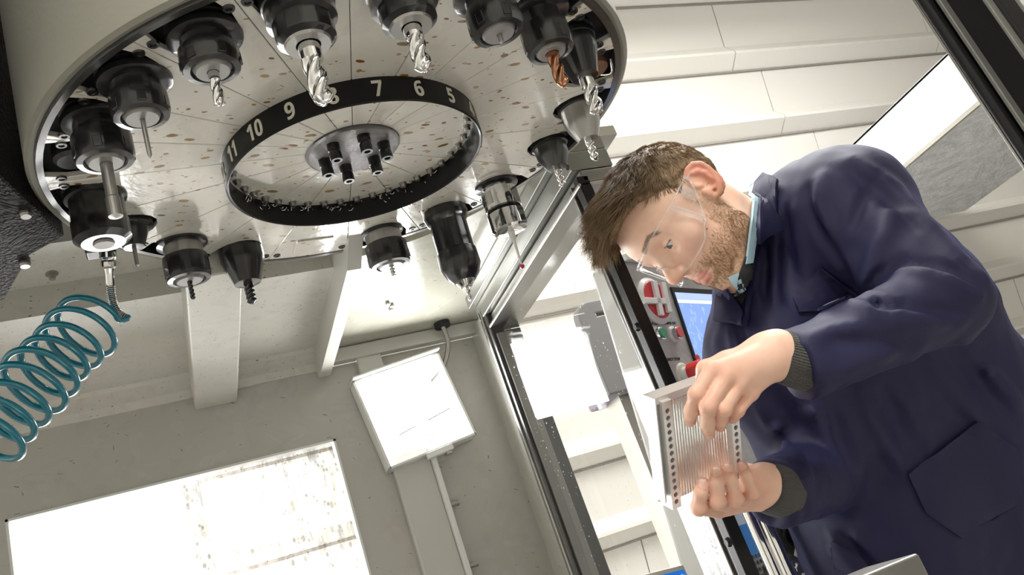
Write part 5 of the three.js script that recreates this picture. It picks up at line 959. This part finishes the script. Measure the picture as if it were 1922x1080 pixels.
  const LENS = (a, v) => { // a: -1..1 round the face, v: 0 bottom .. 1 top
    const s = Math.sign(a), u = Math.abs(a), ang = u * 1.36, x = s * 0.0775 * Math.sin(ang) ** 0.92, z = 0.036 + 0.078 * Math.cos(ang) + 0.0;
    const top = 0.040 - 0.006 * u * u, bot = -0.022 - 0.010 * Math.sin(Math.min(1, u * 1.5) * Math.PI * 0.5) + 0.030 * smooth(0.12, 0.0, u) + 0.012 * smooth(0.7, 1, u);
    return V(x, bot + (top - bot) * v, z - 0.006 * (1 - v));
  };
  const sheet = (fn, nu, nv) => { const pos = [], idx = []; for (let j = 0; j <= nv; j++) for (let i = 0; i <= nu; i++) { const p = fn(i / nu, j / nv); pos.push(p.x, p.y, p.z); } for (let j = 0; j < nv; j++) for (let i = 0; i < nu; i++) { const a = j * (nu + 1) + i; idx.push(a, a + 1, a + nu + 2, a, a + nu + 2, a + nu + 1); } const g = new THREE.BufferGeometry(); g.setAttribute('position', new THREE.Float32BufferAttribute(pos, 3)); g.setIndex(idx); g.computeVertexNormals(); return g; };
  part('lens_shield', sheet((u, v) => LENS(u * 2 - 1, v), 60, 14), M.clear, gl);
  const edge = []; for (let i = 0; i <= 60; i++) edge.push(LENS(i / 30 - 1, 1)); for (let i = 60; i >= 0; i--) edge.push(LENS(i / 30 - 1, 0));
  part('lens_rim', tube(edge, 0.0014, 240, 6, true), M.clearEdge, gl);
  part('nose_piece', tube([V(-0.011, -0.012, 0.106), V(-0.008, 0.006, 0.109), V(0, 0.012, 0.111), V(0.008, 0.006, 0.109), V(0.011, -0.012, 0.106)], 0.0018, 30, 8), M.clearEdge, gl);
  for (const s of [-1, 1]) {
    const T = (u, v) => { const a = LENS(s, 0), b = LENS(s, 1), e0 = V(s * 0.0825, 0.024, -0.002), e1 = V(s * 0.0825, 0.033, -0.004), lo = a.clone().lerp(e0, u), hi = b.clone().lerp(e1, u); const p = lo.lerp(hi, v); p.x += s * 0.004 * Math.sin(u * Math.PI); return p; };
    const tm = part('temple', sheet(T, 20, 6), M.clear, gl);
    const te = []; for (let i = 0; i <= 20; i++) te.push(T(i / 20, 1)); for (let i = 20; i >= 0; i--) te.push(T(i / 20, 0)); part('temple_rim', tube(te, 0.0016, 90, 6, true), M.clearEdge, tm);
    for (let k = 0; k < 6; k++) part('temple_rib', tube([T(0.42 + k * 0.055, 0.15), T(0.42 + k * 0.055, 0.85)], 0.0014, 6, 6), M.clearEdge, tm);
    part('hinge', tube([T(0.08, 0.04), T(0.08, 0.96)], 0.0022, 8, 8), M.clearEdge, tm);
    part('ear_hook', tube([V(s * 0.0825, 0.029, -0.003), V(s * 0.081, 0.029, -0.018), V(s * 0.078, 0.018, -0.034)], 0.0022, 14, 8), M.clearEdge, tm);
  }
}
// ---------------------------------------------------------------- the machined part in his hands
{
  const d0 = 1.045, tl = at(1253, 772, d0), U0 = camV(0.0978, -0.026, 0.05), W0 = camV(0.0172, 0.121, 0.03);
  const U = U0.clone().normalize(), Wn = W0.clone().addScaledVector(U, -W0.dot(U)).normalize(), N = U.clone().cross(Wn).negate().normalize();      // N towards the lens
  const t = thing('machined_part', 'silver machined aluminium block with two rows of holes held in both hands', 'machined part', tl);
  basisGroup(t, U, Wn.clone().negate(), N);
  const pitch = 0.00945, n = 14, wid = 0.108, top = 0.013, bot = -(n - 1) * pitch - 0.009;
  const brushed = dataTex(256, (u, v) => { const a = 0.55 + 0.3 * tileNoise(u, v * 0.06, 80, 2, 3); return [a, a, a].map(clampByte); }, false);
  M.alu = std([0.80, 0.80, 0.79], 0.36, 0.45, { bumpMap: rep(brushed, 10), bumpScale: 0.0001 }); M.aluBright = std([0.85, 0.85, 0.84], 0.24, 0.9);
  const strip = (x0, x1, y0, y1, dx) => { const s = new THREE.Shape([[x0, y0], [x1, y0], [x1, y1], [x0, y1]].map(p => new THREE.Vector2(...p))); for (let i = 0; i < n; i++) { const h = new THREE.Path(); h.absarc(dx, -i * pitch, 0.0036, 0, Math.PI * 2, true); s.holes.push(h); } return metreUV(new THREE.ExtrudeGeometry(s, { depth: 0.026, bevelEnabled: true, bevelSize: 0.0005, bevelThickness: 0.0005, bevelSegments: 1, curveSegments: 10 }).translate(0, 0, -0.026)); };
  for (const dx of [0, wid - 0.002]) { const st = part('hole_strip', strip(dx - 0.0065, dx + 0.0065, bot, top, dx), M.alu, t); for (let i = 0; i < n; i++) part('threaded_bore', lathe([[0.0038, 0.0], [0.0034, -0.001], [0.0037, -0.002], [0.0034, -0.003], [0.0037, -0.004], [0.0034, -0.005], [0.0036, -0.012], [0, -0.014]], 14).rotateX(Math.PI / 2).translate(dx, -i * pitch, -0.0008), M.darkSteel, st); }
  // recessed fluted floor between the strips
  const s = new THREE.Shape(); s.moveTo(0.0065, -0.024); const fl = 22; for (let i = 0; i <= fl * 4; i++) { const x = 0.0065 + (wid - 0.015) * i / (fl * 4); s.lineTo(x, -0.009 - 0.0016 * Math.abs(Math.sin(Math.PI * i / 4))); } s.lineTo(wid - 0.0085, -0.024); s.closePath();
  part('fluted_floor', metreUV(new THREE.ExtrudeGeometry(s, { depth: top - bot - 0.012, bevelEnabled: false }).rotateX(Math.PI / 2).translate(0, top - 0.006, 0)), M.aluBright, t);
  part('top_rail', box(V(-0.0150, top - 0.004, -0.028), V(wid + 0.004, top + 0.006, -0.006), 0.0008), M.alu, t);
  part('side_flange', box(V(-0.0150, bot + 0.010, -0.022), V(-0.0134, top + 0.006, -0.003), 0.0004), M.alu, t);
  part('sloping_web', metreUV(new THREE.ExtrudeGeometry(new THREE.Shape([[-0.014, -0.020], [-0.0065, -0.010], [-0.0065, -0.026], [-0.014, -0.026]].map(p => new THREE.Vector2(...p))), { depth: top - bot - 0.006, bevelEnabled: false }).rotateX(Math.PI / 2).translate(0, top, 0)), M.alu, t);
}
renderer.render(scene, camera);
